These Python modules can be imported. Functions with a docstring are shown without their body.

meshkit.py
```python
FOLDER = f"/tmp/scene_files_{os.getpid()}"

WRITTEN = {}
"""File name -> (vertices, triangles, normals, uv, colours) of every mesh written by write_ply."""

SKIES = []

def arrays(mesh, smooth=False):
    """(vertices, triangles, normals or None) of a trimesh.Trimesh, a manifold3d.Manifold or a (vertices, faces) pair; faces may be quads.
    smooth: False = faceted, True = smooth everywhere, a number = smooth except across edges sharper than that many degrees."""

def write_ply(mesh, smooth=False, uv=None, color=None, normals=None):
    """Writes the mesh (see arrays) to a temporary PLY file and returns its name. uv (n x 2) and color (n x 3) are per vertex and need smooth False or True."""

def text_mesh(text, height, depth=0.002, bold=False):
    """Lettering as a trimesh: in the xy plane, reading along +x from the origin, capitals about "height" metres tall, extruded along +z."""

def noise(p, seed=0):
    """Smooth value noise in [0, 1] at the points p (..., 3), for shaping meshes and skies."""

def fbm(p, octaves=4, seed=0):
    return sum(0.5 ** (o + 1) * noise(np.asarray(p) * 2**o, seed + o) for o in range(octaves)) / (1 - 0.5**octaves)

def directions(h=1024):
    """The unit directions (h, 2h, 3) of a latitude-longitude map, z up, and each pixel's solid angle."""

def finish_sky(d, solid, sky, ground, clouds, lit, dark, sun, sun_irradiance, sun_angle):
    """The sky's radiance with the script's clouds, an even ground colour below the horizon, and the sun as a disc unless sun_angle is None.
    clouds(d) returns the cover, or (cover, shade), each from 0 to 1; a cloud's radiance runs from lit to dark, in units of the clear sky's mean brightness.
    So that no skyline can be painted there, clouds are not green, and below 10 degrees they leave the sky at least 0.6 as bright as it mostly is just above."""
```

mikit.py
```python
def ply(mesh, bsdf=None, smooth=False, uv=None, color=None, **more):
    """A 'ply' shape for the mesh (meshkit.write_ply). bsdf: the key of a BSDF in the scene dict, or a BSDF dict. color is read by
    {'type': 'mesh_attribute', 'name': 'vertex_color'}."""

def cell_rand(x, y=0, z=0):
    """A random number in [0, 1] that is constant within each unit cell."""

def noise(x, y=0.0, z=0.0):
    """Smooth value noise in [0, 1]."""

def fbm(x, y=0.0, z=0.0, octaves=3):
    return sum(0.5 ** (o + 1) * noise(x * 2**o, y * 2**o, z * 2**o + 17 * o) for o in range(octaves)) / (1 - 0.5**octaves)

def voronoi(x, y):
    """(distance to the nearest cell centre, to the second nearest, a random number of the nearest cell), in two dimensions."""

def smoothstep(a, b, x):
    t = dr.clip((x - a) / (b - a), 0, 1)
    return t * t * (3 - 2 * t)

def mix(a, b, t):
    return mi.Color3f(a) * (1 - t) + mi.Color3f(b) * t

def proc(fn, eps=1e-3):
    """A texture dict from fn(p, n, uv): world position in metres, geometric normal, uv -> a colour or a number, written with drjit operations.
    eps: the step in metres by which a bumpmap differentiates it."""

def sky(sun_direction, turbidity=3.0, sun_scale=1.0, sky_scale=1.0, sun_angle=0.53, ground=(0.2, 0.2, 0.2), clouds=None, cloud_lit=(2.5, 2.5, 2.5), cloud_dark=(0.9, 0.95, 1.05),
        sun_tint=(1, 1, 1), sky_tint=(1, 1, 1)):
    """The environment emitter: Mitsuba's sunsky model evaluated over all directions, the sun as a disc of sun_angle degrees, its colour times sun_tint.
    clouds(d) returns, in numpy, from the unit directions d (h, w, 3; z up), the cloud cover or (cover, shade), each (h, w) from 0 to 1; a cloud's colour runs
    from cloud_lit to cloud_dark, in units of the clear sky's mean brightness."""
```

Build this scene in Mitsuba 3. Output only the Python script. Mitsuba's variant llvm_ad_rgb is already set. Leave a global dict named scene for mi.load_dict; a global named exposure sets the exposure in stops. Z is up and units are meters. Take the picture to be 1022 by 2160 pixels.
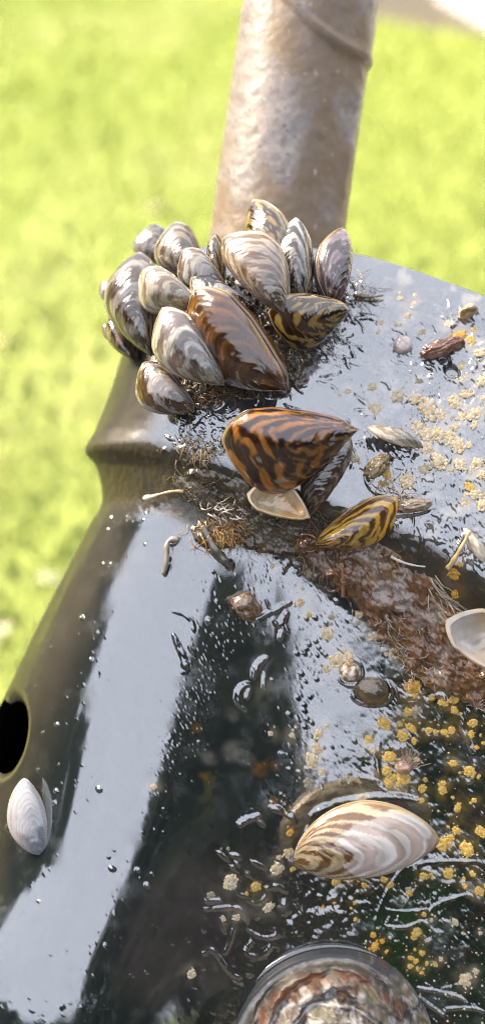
import math
import numpy as np, trimesh, drjit as dr, mitsuba as mi
from scipy.interpolate import CubicSpline, PchipInterpolator
from scipy.spatial import cKDTree
import mikit, meshkit
from mikit import proc, smoothstep, mix

scene, labels = {}, {}
rng = np.random.default_rng(7)

# ------------------------------------------------------------------ camera, sky, exposure
EYE = np.array([0.0, 0.0, 0.40])                 # camera position above the lawn
PITCH = math.radians(37.0)
RIGHT = np.array([1.0, 0, 0])
UP = np.array([0, math.sin(PITCH), math.cos(PITCH)])
BACK = np.array([0, -math.cos(PITCH), math.sin(PITCH)])
FOCUS = 0.172
scene['camera'] = {
    'type': 'thinlens', 'fov': 2 * math.degrees(math.atan(511 * 0.0935 / 175.0)), 'fov_axis': 'x',
    'aperture_radius': 0.0023, 'focus_distance': FOCUS, 'near_clip': 0.01, 'far_clip': 500.0,
    'to_world': mi.ScalarTransform4f().look_at(origin=EYE.tolist(), target=(EYE - BACK).tolist(), up=UP.tolist())}
scene['sky'] = mikit.sky((-0.80, 0.45, 0.75), turbidity=4, sun_scale=0.75, sun_angle=26, sky_scale=0.6, clouds=lambda d: (1.0, 0.55 * meshkit.fbm(d * 2.2 + 9, 4)),
                         cloud_lit=(2.8, 2.95, 3.4), cloud_dark=(2.0, 2.15, 2.55))
exposure = 3.35

# ------------------------------------------------------------------ frames and small helpers
# the anchor's own frame, in millimetres: X right, Y up along the shaft, Z out of its front; CALIPER is the size of one grid unit on the Z = 0 plane
CALIPER, REACH = 0.0935, 175.0


def P(x, y, Z):
    x, y, Z = (np.asarray(q, float) for q in (x, y, Z))
    s = (REACH - Z) / REACH * CALIPER
    return np.stack(np.broadcast_arrays((x - 511) * s, (1080 - y) * s, Z), -1)


def grid_of(p):
    s = (REACH - p[..., 2]) / REACH * CALIPER
    return p[..., 0] / s + 511, 1080 - p[..., 1] / s


AX = np.stack([RIGHT, UP, BACK])


def world(p):
    """anchor frame (mm) -> world (m)"""
    return EYE + (np.asarray(p, float) - [0, 0, REACH]) @ AX / 1000.0


def key_for(name):
    if name not in scene and name not in labels and not any(k.startswith(name + '__') for k in scene):
        return name
    i = 1
    while True:
        k = f'{name}_{i:03d}'
        if k not in scene and k not in labels and not any(q.startswith(k + '__') for q in scene):
            return k
        i += 1


def tag(key, label=None, category=None, group=None, kind=None):
    d = {}
    for k, v in (('label', label), ('category', category), ('group', group), ('kind', kind)):
        if v:
            d[k] = v
    labels[key] = d


def fb(p, f, octaves=4, seed=0):
    return meshkit.fbm(np.asarray(p) * f, octaves, seed) - 0.5


def sstep(a, b, x):
    t = np.clip((x - a) / (b - a), 0, 1)
    return t * t * (3 - 2 * t)


def grid_faces(nr, nc, closed_c=False):
    i, j = np.meshgrid(np.arange(nr - 1), np.arange(nc if closed_c else nc - 1), indexing='ij')
    k = (j + 1) % nc
    q = np.stack([i * nc + j, (i + 1) * nc + j, (i + 1) * nc + k, i * nc + k], -1).reshape(-1, 4)
    return np.vstack([q[:, [0, 1, 2]], q[:, [0, 2, 3]]])


def tube(points, radii, sides=6):
    p = np.asarray(points, float)
    t = np.gradient(p, axis=0)
    t /= np.linalg.norm(t, axis=1, keepdims=True) + 1e-12
    a = np.cross(t, [0.31, 0.2, 0.93])
    a /= np.linalg.norm(a, axis=1, keepdims=True) + 1e-12
    b = np.cross(t, a)
    ang = np.arange(sides) * 2 * np.pi / sides
    r = np.broadcast_to(radii, (len(p),))[:, None, None]
    v = p[:, None] + r * (np.cos(ang)[None, :, None] * a[:, None] + np.sin(ang)[None, :, None] * b[:, None])
    f = grid_faces(len(p), sides, True)[:, ::-1]
    n = len(p) * sides
    v = np.vstack([v.reshape(-1, 3), p[:1], p[-1:]])
    k = np.arange(sides)
    f = np.vstack([f, np.stack([np.full(sides, n), k, (k + 1) % sides], 1)[:, ::-1], np.stack([np.full(sides, n + 1), n - sides + k, n - sides + (k + 1) % sides], 1)])
    return v, f


def join(parts):
    vs, fs, o = [], [], 0
    for v, f in parts:
        vs.append(v)
        fs.append(np.asarray(f) + o)
        o += len(v)
    return np.vstack(vs), np.vstack(fs)


# ------------------------------------------------------------------ materials
def two(b):
    return {'type': 'twosided', 'bsdf': b}


VC = {'type': 'mesh_attribute', 'name': 'vertex_color'}


def to_mm(p):
    q = mi.Vector3f(p.x - float(EYE[0]), p.y - float(EYE[1]), p.z - float(EYE[2])) * 1000
    return q


def coat_rough(p, n, uv):
    q = to_mm(p)
    a = mikit.fbm(q.x * 0.25, q.y * 0.25, q.z * 0.25, 3)
    b = mikit.noise(q.x * 1.7, q.y * 1.7, q.z * 1.7)
    return 0.06 + 0.10 * smoothstep(0.48, 0.75, a) + 0.06 * b * smoothstep(0.4, 0.7, a)


# uv.x of the body says how thickly dull silt covers the glossy coating there
scene['wet_coating'] = two({'type': 'blendbsdf', 'weight': proc(lambda p, n, uv: dr.clip(uv.x, 0, 1)),
                            'coat': {'type': 'principled', 'base_color': VC, 'roughness': proc(coat_rough), 'eta': 3.35},
                            'silt': {'type': 'principled', 'base_color': VC, 'roughness': 0.42, 'eta': 1.5}})
scene['wet_shell'] = two({'type': 'principled', 'base_color': VC, 'roughness': 0.18, 'eta': 1.95})
scene['damp_growth'] = two({'type': 'principled', 'base_color': VC, 'roughness': 0.45, 'specular': 0.5})
scene['wet_weed'] = two({'type': 'principled', 'base_color': VC, 'roughness': 0.26, 'eta': 1.8})


scene['wet_slime'] = two({'type': 'principled', 'base_color': {'type': 'rgb', 'value': [0.03, 0.032, 0.032]}, 'roughness': 0.22, 'eta': 2.4})
scene['wet_film'] = two({'type': 'principled', 'base_color': VC, 'roughness': 0.17, 'eta': 1.7})
scene['wet_stone'] = two({'type': 'principled', 'base_color': VC, 'roughness': 0.26, 'eta': 1.9})


def shaft_colour(p, n, uv):
    q = to_mm(p)
    a = mikit.fbm(q.x * 0.11, q.y * 0.06, q.z * 0.06, 4)
    b = mikit.fbm(q.x * 0.5 + 5, q.y * 0.4, q.z * 0.4, 3)
    side = smoothstep(2.0, 22.0, q.x)
    st = mikit.fbm(q.x * 0.9 + 3, q.y * 0.07, q.z * 0.9, 4)
    c = mix((0.16, 0.138, 0.125), (0.34, 0.315, 0.305), dr.clip(b * 0.4 + st * 1.2 - 0.3, 0, 1))
    c = mix(c, (0.10, 0.075, 0.06), 0.7 * smoothstep(0.62, 0.78, mikit.fbm(q.x * 1.3 + 9, q.y * 0.8, q.z, 3)))
    c = mix(c, (0.20, 0.145, 0.095), smoothstep(0.44, 0.68, a * 0.8 + 0.12 * side + 0.16 * b))
    return mix(c, (0.42, 0.38, 0.33), smoothstep(0.70, 0.9, b))


scene['rusty_steel'] = two({'type': 'bumpmap', 'arbitrary': proc(lambda p, n, uv: 0.0003 * mikit.fbm(p.x * 400, p.y * 400, p.z * 400, 3), 3e-4), 'scale': 1.0,
                            'bsdf': {'type': 'principled', 'base_color': proc(shaft_colour), 'roughness': 0.48, 'specular': 0.4}})

# ------------------------------------------------------------------ lawn, path and house wall (setting)


def ground_at(x, y):
    """where the line of sight through a grid point meets the lawn"""
    d = P(x, y, 0.0) - [0, 0, REACH]
    d = d @ AX
    return EYE + d * (-EYE[2] / d[2])


def lawn_colour(p, n, uv):
    a = mikit.fbm(p.x * 9, p.y * 9, 0.0, 3)
    return mix((0.28, 0.36, 0.04), (0.38, 0.45, 0.08), a)


scene['lawn_soil'] = two({'type': 'diffuse', 'reflectance': proc(lawn_colour)})
v = np.array([[-120, -120, 0], [120, -120, 0], [120, 120, 0], [-120, 120, 0]], float)
scene['lawn'] = mikit.ply((v, np.array([[0, 1, 2], [0, 2, 3]])), 'lawn_soil')
tag('lawn', 'flat green lawn stretching away behind the anchor', kind='structure')


ga, gb = ground_at(790, 58)[:2], ground_at(1040, 96)[:2]
along = (gb - ga) / np.linalg.norm(gb - ga)
out = np.array([-along[1], along[0]])
out = out if out[1] > 0 else -out
LAWN_END = (ga, out)


def blades(n, seed):
    r = np.random.default_rng(seed)
    # the part of the lawn the photograph sees, thinning with distance
    y = 0.25 + (r.random(n) ** 1.35) * 3.5
    x = (r.random(n) - 0.5) * (0.75 + 0.95 * y)
    patch = meshkit.fbm(np.stack([x * 5, y * 3.0, 0 * x], 1), 3, 4)
    tone = np.clip(.5 + 0.4 * (patch - .5) + 0.08 * (r.random(n) - 0.5), 0, 1)
    h = (0.016 + 0.02 * r.random(n)) * (0.9 + 0.2 * patch)
    w = 0.0014 + 0.0012 * r.random(n) + 0.0006 * y
    az = r.random(n) * 2 * np.pi
    lean = h * (0.35 + 0.75 * r.random(n))
    side = np.stack([np.cos(az), np.sin(az), 0 * az], 1) * w[:, None]
    fwd = np.stack([-np.sin(az), np.cos(az), 0 * az], 1)
    base = np.stack([x, y, 0 * x], 1)
    mid = base + fwd * (lean * 0.35)[:, None] + np.array([0, 0, 1]) * (h * 0.65)[:, None]
    tip = base + fwd * lean[:, None] + np.array([0, 0, 1]) * h[:, None]
    keep = (base[:, :2] - LAWN_END[0]) @ LAWN_END[1] < 0.0
    base, side, mid, tip, tone, patch = (q[keep] for q in (base, side, mid, tip, tone, patch))
    n = len(base)
    V = np.stack([base - side, base + side, mid - side * .8, mid + side * .8, tip], 1).reshape(-1, 3)
    k = np.arange(n)[:, None, None] * 5
    F = (k + np.array([[0, 1, 3], [0, 3, 2], [2, 3, 4]])[None]).reshape(-1, 3)
    c0, c1, c2 = np.array([0.315, 0.40, 0.085]), np.array([0.42, 0.49, 0.16]), np.array([0.58, 0.60, 0.26])
    t = tone[:, None]
    C = c0 * (1 - t) + c1 * t
    dry = (sstep(0.52, 0.75, patch) * (.25 + .1 * r.random(n)))[:, None]
    C = C * (1 - dry) + c2 * dry
    nrm = np.repeat(np.c_[0.25 * r.standard_normal((n, 2)), np.ones(n)], 5, 0)      # a lawn's blades shade together, softly
    return V, F, np.repeat(C, 5, 0), nrm / np.linalg.norm(nrm, axis=1, keepdims=True)


scene['grass_blade'] = two({'type': 'diffuse', 'reflectance': VC})
V, F, C, NN = blades(150000, 3)
scene['grass'] = {'type': 'ply', 'filename': meshkit.write_ply((V, F), color=C, normals=NN), 'face_normals': False, 'bsdf': {'type': 'ref', 'id': 'grass_blade'}}
tag('grass', 'short bright yellow green grass covering the lawn', 'grass', kind='stuff')

scene['gravel_grey'] = two({'type': 'diffuse', 'reflectance': proc(lambda p, n, uv: mix((0.12, 0.11, 0.085), (0.20, 0.19, 0.16), mikit.fbm(p.x * 30, p.y * 30, 0.0, 3)))})
scene['white_render'] = two({'type': 'diffuse', 'reflectance': proc(lambda p, n, uv: mix((0.72, 0.71, 0.72), (0.80, 0.79, 0.80), mikit.fbm(p.x * 4, p.y * 4, p.z * 4, 3)))})


def slab_mesh(poly, z0, z1):
    n = len(poly)
    V = np.vstack([np.c_[poly, np.full(n, z0)], np.c_[poly, np.full(n, z1)]])
    m = trimesh.Trimesh(V).convex_hull
    return m


path = np.array([ga - along * 0.6, gb + along * 2.5, gb + along * 2.5 + out * 4, ga - along * 0.6 + out * 4])
scene['path'] = mikit.ply(slab_mesh(path, -0.02, 0.006), 'gravel_grey')
scene['added_dark_ground'] = two({'type': 'principled', 'roughness': 0.6, 'specular': 0.4,
                           'base_color': proc(lambda p, n, uv: mix((0.030, 0.026, 0.022), (0.060, 0.052, 0.044), mikit.fbm(p.x * 14, p.y * 14, 0.0, 4)))})
scene['added_ground'] = mikit.ply(slab_mesh(np.array([[-14, -14], [14, -14], [14, 0.24], [-14, 0.24]], float), -0.03, 0.004), 'added_dark_ground')  # unseen dark ground, added to keep lawn green out of the reflections
tag('added_ground', 'dark ground added out of view in front of the lawn to darken the mirrored undersides', kind='structure')
tag('path', 'grey gravel path along the far edge of the lawn', kind='structure')
wa, wb = ground_at(915, 2)[:2], ground_at(1040, 76)[:2]
al = (wb - wa) / np.linalg.norm(wb - wa)
ou = np.array([-al[1], al[0]])
ou = ou if ou[1] > 0 else -ou
wall = np.array([wa, wb + al * 2.2, wb + al * 2.2 + ou * 0.25, wa + ou * 0.25])
scene['garden_wall__face'] = mikit.ply(slab_mesh(wall, 0.0, 0.9), 'white_render')
cop = np.array([wa - al * .03 - ou * .03, wb + al * 2.23 - ou * .03, wb + al * 2.23 + ou * .28, wa - al * .03 + ou * .28])
scene['garden_wall__coping'] = mikit.ply(slab_mesh(cop, 0.902, 0.95), 'gravel_grey')
tag('garden_wall', 'low white wall beyond the lawn, blurred at the top right', 'wall')

# fallen pale leaves on the lawn
scene['pale_leaf'] = {'type': 'principledthin', 'base_color': VC, 'roughness': 0.5, 'diff_trans': 0.7, 'eta': 1.4}


def leaf_mesh(size, seed):
    r = np.random.default_rng(seed)
    t = np.linspace(0, 1, 9)
    w = np.sin(np.pi * t ** 0.8) * 0.36 * (1 + 0.15 * r.standard_normal(9))
    w[0] = w[-1] = 0.01
    c = np.stack([t - .5, 0 * t, 0.16 * np.sin(t * 3 + seed)], 1)
    L = c + np.stack([0 * t, w, 0.22 * w], 1)
    R = c - np.stack([0 * t, w, -0.22 * w], 1)
    V = np.stack([L, c, R], 1).reshape(-1, 3) * size
    return V, grid_faces(9, 3)


LEAVES = [(330, 452, .040, (.74, .68, .42), 'largest pale cream leaf on the lawn, just above the mussel clump'),
          (272, 180, .050, (.72, .68, .40), 'pale leaf high on the lawn, nearest the shaft top on its left'),
          (58, 246, .046, (.66, .70, .42), 'pale greenish leaf near the left edge, upper part of the lawn'),
          (372, 280, .030, (.70, .68, .36), 'small pale yellow leaf on the lawn close to the left side of the shaft'),
          (125, 388, .034, (.64, .66, .34), 'faint yellowish leaf in the middle of the lawn at the left'),
          (14, 592, .024, (.62, .52, .36), 'tan leaf at the left edge, upper of the two level with the mussel clump'),
          (6, 735, .026, (.72, .62, .36), 'bright tan leaf at the left edge, lower of the two level with the mussel clump'),
          (108, 1235, .018, (.60, .62, .40), 'pale small leaf on the lawn left of the lower body of the anchor'),
          (2, 1345, .016, (.70, .66, .50), 'small pale leaf at the left edge, lowest on the lawn'),
          (800, 520, .030, (.70, .70, .38), 'pale leaf on the lawn right of the shaft, just above the anchor rim'),
          (905, 385, .034, (.64, .68, .34), 'faint pale leaf on the lawn right of the shaft')]
for i, (x, y, sz, col, lab) in enumerate(LEAVES):
    V, F = leaf_mesh(sz, i)
    a = rng.random() * 6.28
    ca, sa = math.cos(a), math.sin(a)
    V = V @ np.array([[ca, sa, 0], [-sa, ca, 0], [0, 0, 1]])
    g = ground_at(x, y)
    d = (EYE - g) / np.linalg.norm(EYE - g)
    V = V + g + d * 0.07 * min(1, 0.05 / d[2] + .4) + [0, 0, 0.004]
    k = key_for('fallen_leaf')
    scene[k] = mikit.ply((V, F), 'pale_leaf', smooth=True, color=np.tile(col, (len(V), 1)) * (0.9 + 0.2 * rng.random((len(V), 1))))
    tag(k, lab, 'leaf')

# trees behind and beside the photographer's place: they are what the wet coating mirrors
scene['tree_leaf'] = two({'type': 'principled', 'base_color': VC, 'roughness': 0.5, 'specular': 0.3})
scene['tree_bark'] = two({'type': 'diffuse', 'reflectance': {'type': 'rgb', 'value': [0.06, 0.05, 0.04]}})


def tree_parts(seed):
    r = np.random.default_rng(seed)
    trunk = [tube([[0, 0, -0.05], [0.03, 0, 0.8], [-0.03, .04, 1.8], [0, 0, 3.0]], [0.13, 0.10, 0.075, 0.03], 8)]
    for k in range(6):
        a, z = r.random() * 6.28, 0.7 + 0.35 * k
        trunk.append(tube([[0, 0, z], [math.cos(a) * .5, math.sin(a) * .5, z + .4], [math.cos(a) * 1.1, math.sin(a) * 1.1, z + .7]], [0.05, 0.035, 0.012], 6))
    cl = []
    for k in range(60):
        z = 0.25 + 3.1 * r.random()
        rad = 1.55 * math.sin(math.pi * min(1, (z + 0.7) / 4.4)) ** 0.7 * r.random() ** 0.45
        a = r.random() * 6.28
        cl.append([rad * math.cos(a), rad * math.sin(a), z, 0.35 + 0.25 * r.random()])
    cl = np.array(cl)
    n = 15000
    c = cl[r.integers(0, 60, n)]
    d = r.standard_normal((n, 3))
    d /= np.linalg.norm(d, axis=1, keepdims=True)
    p = c[:, :3] + d * (c[:, 3:] * r.random((n, 1)) ** .5)
    p[:, 2] = np.maximum(p[:, 2], .08)
    u = r.standard_normal((n, 3)); u /= np.linalg.norm(u, axis=1, keepdims=True)
    w = np.cross(u, r.standard_normal((n, 3))); w /= np.linalg.norm(w, axis=1, keepdims=True)
    s = (0.07 + 0.06 * r.random((n, 1)))
    V = np.stack([p - u * s, p - w * s * .5, p + u * s, p + w * s * .5], 1).reshape(-1, 3)
    k = np.arange(n)[:, None, None] * 4
    F = (k + np.array([[0, 1, 2], [0, 2, 3]])[None]).reshape(-1, 3)
    col = np.repeat(np.array([0.014, 0.022, 0.013]) * (0.6 + 0.9 * r.random((n, 1))), 4, 0)
    return mikit.ply(join(trunk), 'tree_bark', smooth=True), mikit.ply((V, F), 'tree_leaf', color=col)


TREES = [tree_parts(s) for s in (1, 2, 3)]
ROW = [(-136, 3.9), (-120, 3.6), (-104, 4.0), (-89, 3.8), (-74, 4.1), (-59, 3.9), (-45, 4.1), (-31, 3.8), (-18, 3.4), (-5, 3.2), (8, 3.3), (36, 8.3), (46, 8.3), (57, 7.8), (70, 6), (92, 4.0), (110, 3.8), (128, 3.9), (21, 3.3)]
for i, (deg, tall) in enumerate(ROW):
    a = math.radians(deg)
    R = 9.0 + rng.uniform(-.3, .3)
    sc = tall / 3.75
    T = mi.ScalarTransform4f().translate([R * math.sin(a), -R * math.cos(a), 0]).rotate([0, 0, 1], rng.uniform(0, 360)).scale([1.15, 1.15, sc])
    k = key_for('tree')
    t = TREES[i % 3]
    scene[k + '__trunk'] = {**t[0], 'to_world': T}
    scene[k + '__crown'] = {**t[1], 'to_world': T}
    tag(k, 'dark green tree in the row behind the viewer, mirrored in the wet black coating', 'tree', group='trees mirrored in the wet coating')

# ------------------------------------------------------------------ the anchor body
ROWS = [
 [(300,606,-40),(345,548,-28),(440,520,-20),(550,516,-17),(670,522,-17),(800,547,-14),(1022,625,-6),(1300,760,0)],
 [(296,618,-39),(339,562,-26.4),(438,537,-18.4),(549,534,-15.4),(671,540,-15.4),(803,566,-12.4),(1026,645,-4.6),(1303,780,1.2)],
 [(250,775,-30),(290,745,-16),(425,735,-7),(545,740,-5),(685,762,-6),(840,812,-4),(1045,890,1),(1325,1010,5)],
 [(200,908,-24.5),(264,900,-11.3),(400,925,-1),(515,960,0.5),(655,1005,0),(825,1075,1),(1045,1190,5),(1340,1330,8)],
 [(180,946,-22.5),(254,938,-10.0),(400,955,-0.8),(510,990,0.6),(650,1035,0),(820,1105,1),(1045,1225,5),(1340,1360,8)],
 [(203,985,-25.0),(266,985,-13.2),(395,1010,-3),(500,1055,-2),(635,1100,-2.6),(800,1180,-1.6),(1040,1310,2.4),(1340,1440,6)],
 [(216,1050,-25),(272,1045,-13.5),(388,1065,-4.4),(490,1110,-3.4),(622,1160,-4),(790,1260,-3),(1036,1395,1),(1340,1520,5)],
 [(188,1110,-24),(252,1110,-12),(385,1125,-3.0),(482,1170,-3.0),(620,1225,-4.9),(785,1330,-4.6),(1032,1460,0),(1340,1590,5)],
 [(100,1280,-23),(168,1290,-10.5),(330,1310,-0.6),(450,1360,-1.6),(630,1420,-5.3),(810,1520,-5.6),(1030,1640,-2),(1340,1760,4)],
 [(5,1480,-22),(85,1490,-9),(270,1520,1.8),(420,1560,0),(640,1640,-5.0),(840,1730,-6),(1030,1830,-3),(1340,1950,4)],
 [(-140,1790,-21),(-30,1800,-7.5),(180,1830,6),(350,1880,3.5),(590,1970,-3.8),(830,2060,-5.5),(1036,2150,-3),(1350,2260,4)],
 [(-330,2150,-14),(-190,2160,2),(40,2180,13),(240,2240,10),(520,2330,-1.5),(800,2420,-4),(1040,2500,-2),(1360,2620,4)],
]
SHAFT0, SHAFT1 = P(573, 560, -34.0), P(653, 0, -34.0)
net = []
for r in ROWS:
    f = [P(*q) for q in r]
    net.append(np.array([f[0] + [3, 0, -22.]] + f + [f[-1] + [6, -2, -35.], (f[0] + f[-1]) / 2 + [5, 6, -85.], f[0] + [18, 2, -60.]]))
cap = net[0].mean(0) * 0.3 + SHAFT0 * 0.7
cap[1] = net[0][:, 1].min() + 8
first = [net[0] * (1 - t) + (cap * [1, 0, 1] + net[0] * [0, 1, 0] * .5 + cap * [0, .5, 0]) * t for t in (0.93, 0.5, 0.10)]
first[-1] = net[0] + (cap - net[0]) * 0.06 + [0, 0.35, 0]
last = net[-1]
foot = []
for t in (0.4, 1.0):                                 # the body widens on down to the lawn
    q = last.copy()
    depth = (world(q)[:, 2] + 0.006) * 1000 / UP[2]
    q[:, 1] -= depth * t
    cen = q.mean(0)
    q[:, [0, 2]] = cen[[0, 2]] + (q[:, [0, 2]] - cen[[0, 2]]) * (1 + 0.12 * t)
    foot.append(q)
q = foot[-1]
q[:, 1] -= (world(q)[:, 2] + 0.006) * 1000 / UP[2]
net = np.array(first + net + foot)
C_ = np.concatenate([net, net[:, :1]], 1)
uk = np.concatenate([[0], np.cumsum(np.linalg.norm(np.diff(C_, axis=1), axis=2).mean(0))])
vk = np.concatenate([[0], np.cumsum(np.linalg.norm(np.diff(net, axis=0), axis=2)[:, 2:8].mean(1))])
u_of = CubicSpline(uk, C_, axis=1, bc_type='periodic')


def samples_between(knots, i0, i1, fine, coarse):
    out = []
    for a in range(len(knots) - 1):
        st = fine if i0 <= a < i1 else coarse
        n = max(1, int(round((knots[a + 1] - knots[a]) / st)))
        out.append(np.linspace(knots[a], knots[a + 1], n, endpoint=False))
    return np.concatenate(out + [knots[-1:]])


us = samples_between(uk, 1, 8, 0.23, 2.0)[:-1]
vs = samples_between(vk, 2, 15, 0.24, 3.0)
S = PchipInterpolator(vk, u_of(us), axis=0)(vs)
nr, nc = S.shape[:2]


def normals_of(S):
    du = np.roll(S, -1, 1) - np.roll(S, 1, 1)
    dv = np.gradient(S, axis=0)
    n = np.cross(dv, du)
    return n / (np.linalg.norm(n, axis=2, keepdims=True) + 1e-12)


N = normals_of(S)
GX, GY = grid_of(S)
toeye = np.array([0, 0, REACH]) - S
toeye /= np.linalg.norm(toeye, axis=2, keepdims=True)
front = ((N * toeye).sum(2) > 0.02) & (GX > -60) & (GX < 1090) & (GY > 440) & (GY < 2230)
idx = np.flatnonzero(front.ravel())
fp, fn_, fx, fy = S.reshape(-1, 3)[idx], N.reshape(-1, 3)[idx], GX.ravel()[idx], GY.ravel()[idx]
tree2 = cKDTree(np.stack([fx, fy], 1))


def surf(x, y):
    """point and normal of the bare body at a grid position"""
    d, k = tree2.query([x, y])
    return fp[k], fn_[k]


disp = np.zeros(len(idx))


def near(x, y, r):
    return np.asarray(tree2.query_ball_point([x, y], r), int)


def pimple(x, y, r, h):
    k = near(x, y, r)
    if len(k):
        q = 1 - ((fx[k] - x) ** 2 + (fy[k] - y) ** 2) / r ** 2
        disp[k] = np.maximum(disp[k], h * np.sqrt(np.maximum(q, 0)))


def bead(pts, w, h, taper=True):
    """a rounded ridge along a polyline, standing proud of the body"""
    p = np.asarray(pts, float)
    if len(p) > 2:
        t = np.arange(len(p))
        p = CubicSpline(t, p)(np.linspace(0, len(p) - 1, 6 * (len(p) - 1) + 1))
    seg = np.linalg.norm(np.diff(p, axis=0), axis=1)
    L = np.concatenate([[0], np.cumsum(seg)])
    cands = np.unique(np.concatenate([near(a[0], a[1], w + s) for a, s in zip(p, np.append(seg, seg[-1]))]))
    if not len(cands):
        return
    best, at = np.full(len(cands), 1e9), np.zeros(len(cands))
    xy = np.stack([fx[cands], fy[cands]], 1)
    for i in range(len(p) - 1):
        d = p[i + 1] - p[i]
        t = np.clip(((xy - p[i]) @ d) / (d @ d + 1e-9), 0, 1)
        q = np.linalg.norm(xy - p[i] - t[:, None] * d, axis=1)
        m = q < best
        best[m] = q[m]
        at[m] = (L[i] + t[m] * seg[i]) / L[-1]
    ww = w * (0.45 + 0.55 * np.sin(np.pi * np.clip(at, 0.02, 0.98)) ** 0.5) if taper else w
    b = h * np.sqrt(np.maximum(1 - (best / ww) ** 2, 0))
    disp[cands] = np.maximum(disp[cands], b * np.clip(.75 + 2.2 * f1[cands] + 1.2 * f2[cands], .15, 1.3))


def ell(cx, cy, rx, ry, rot=0.0, soft=0.3):
    c, s = math.cos(rot), math.sin(rot)
    a, b = (fx - cx) * c + (fy - cy) * s, -(fx - cx) * s + (fy - cy) * c
    return 1 - sstep(1 - soft, 1 + soft, np.sqrt((a / rx) ** 2 + (b / ry) ** 2))


def lower_edge(x):
    return np.interp(x, [200, 330, 420, 500, 600, 700, 790, 870, 1022], [1050, 1068, 1110, 1145, 1170, 1225, 1300, 1390, 1450])


def lip_edge(x):
    return np.interp(x, [190, 330, 420, 500, 600, 700, 800, 900, 1022], [940, 945, 968, 1000, 1032, 1070, 1108, 1150, 1230])


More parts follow.
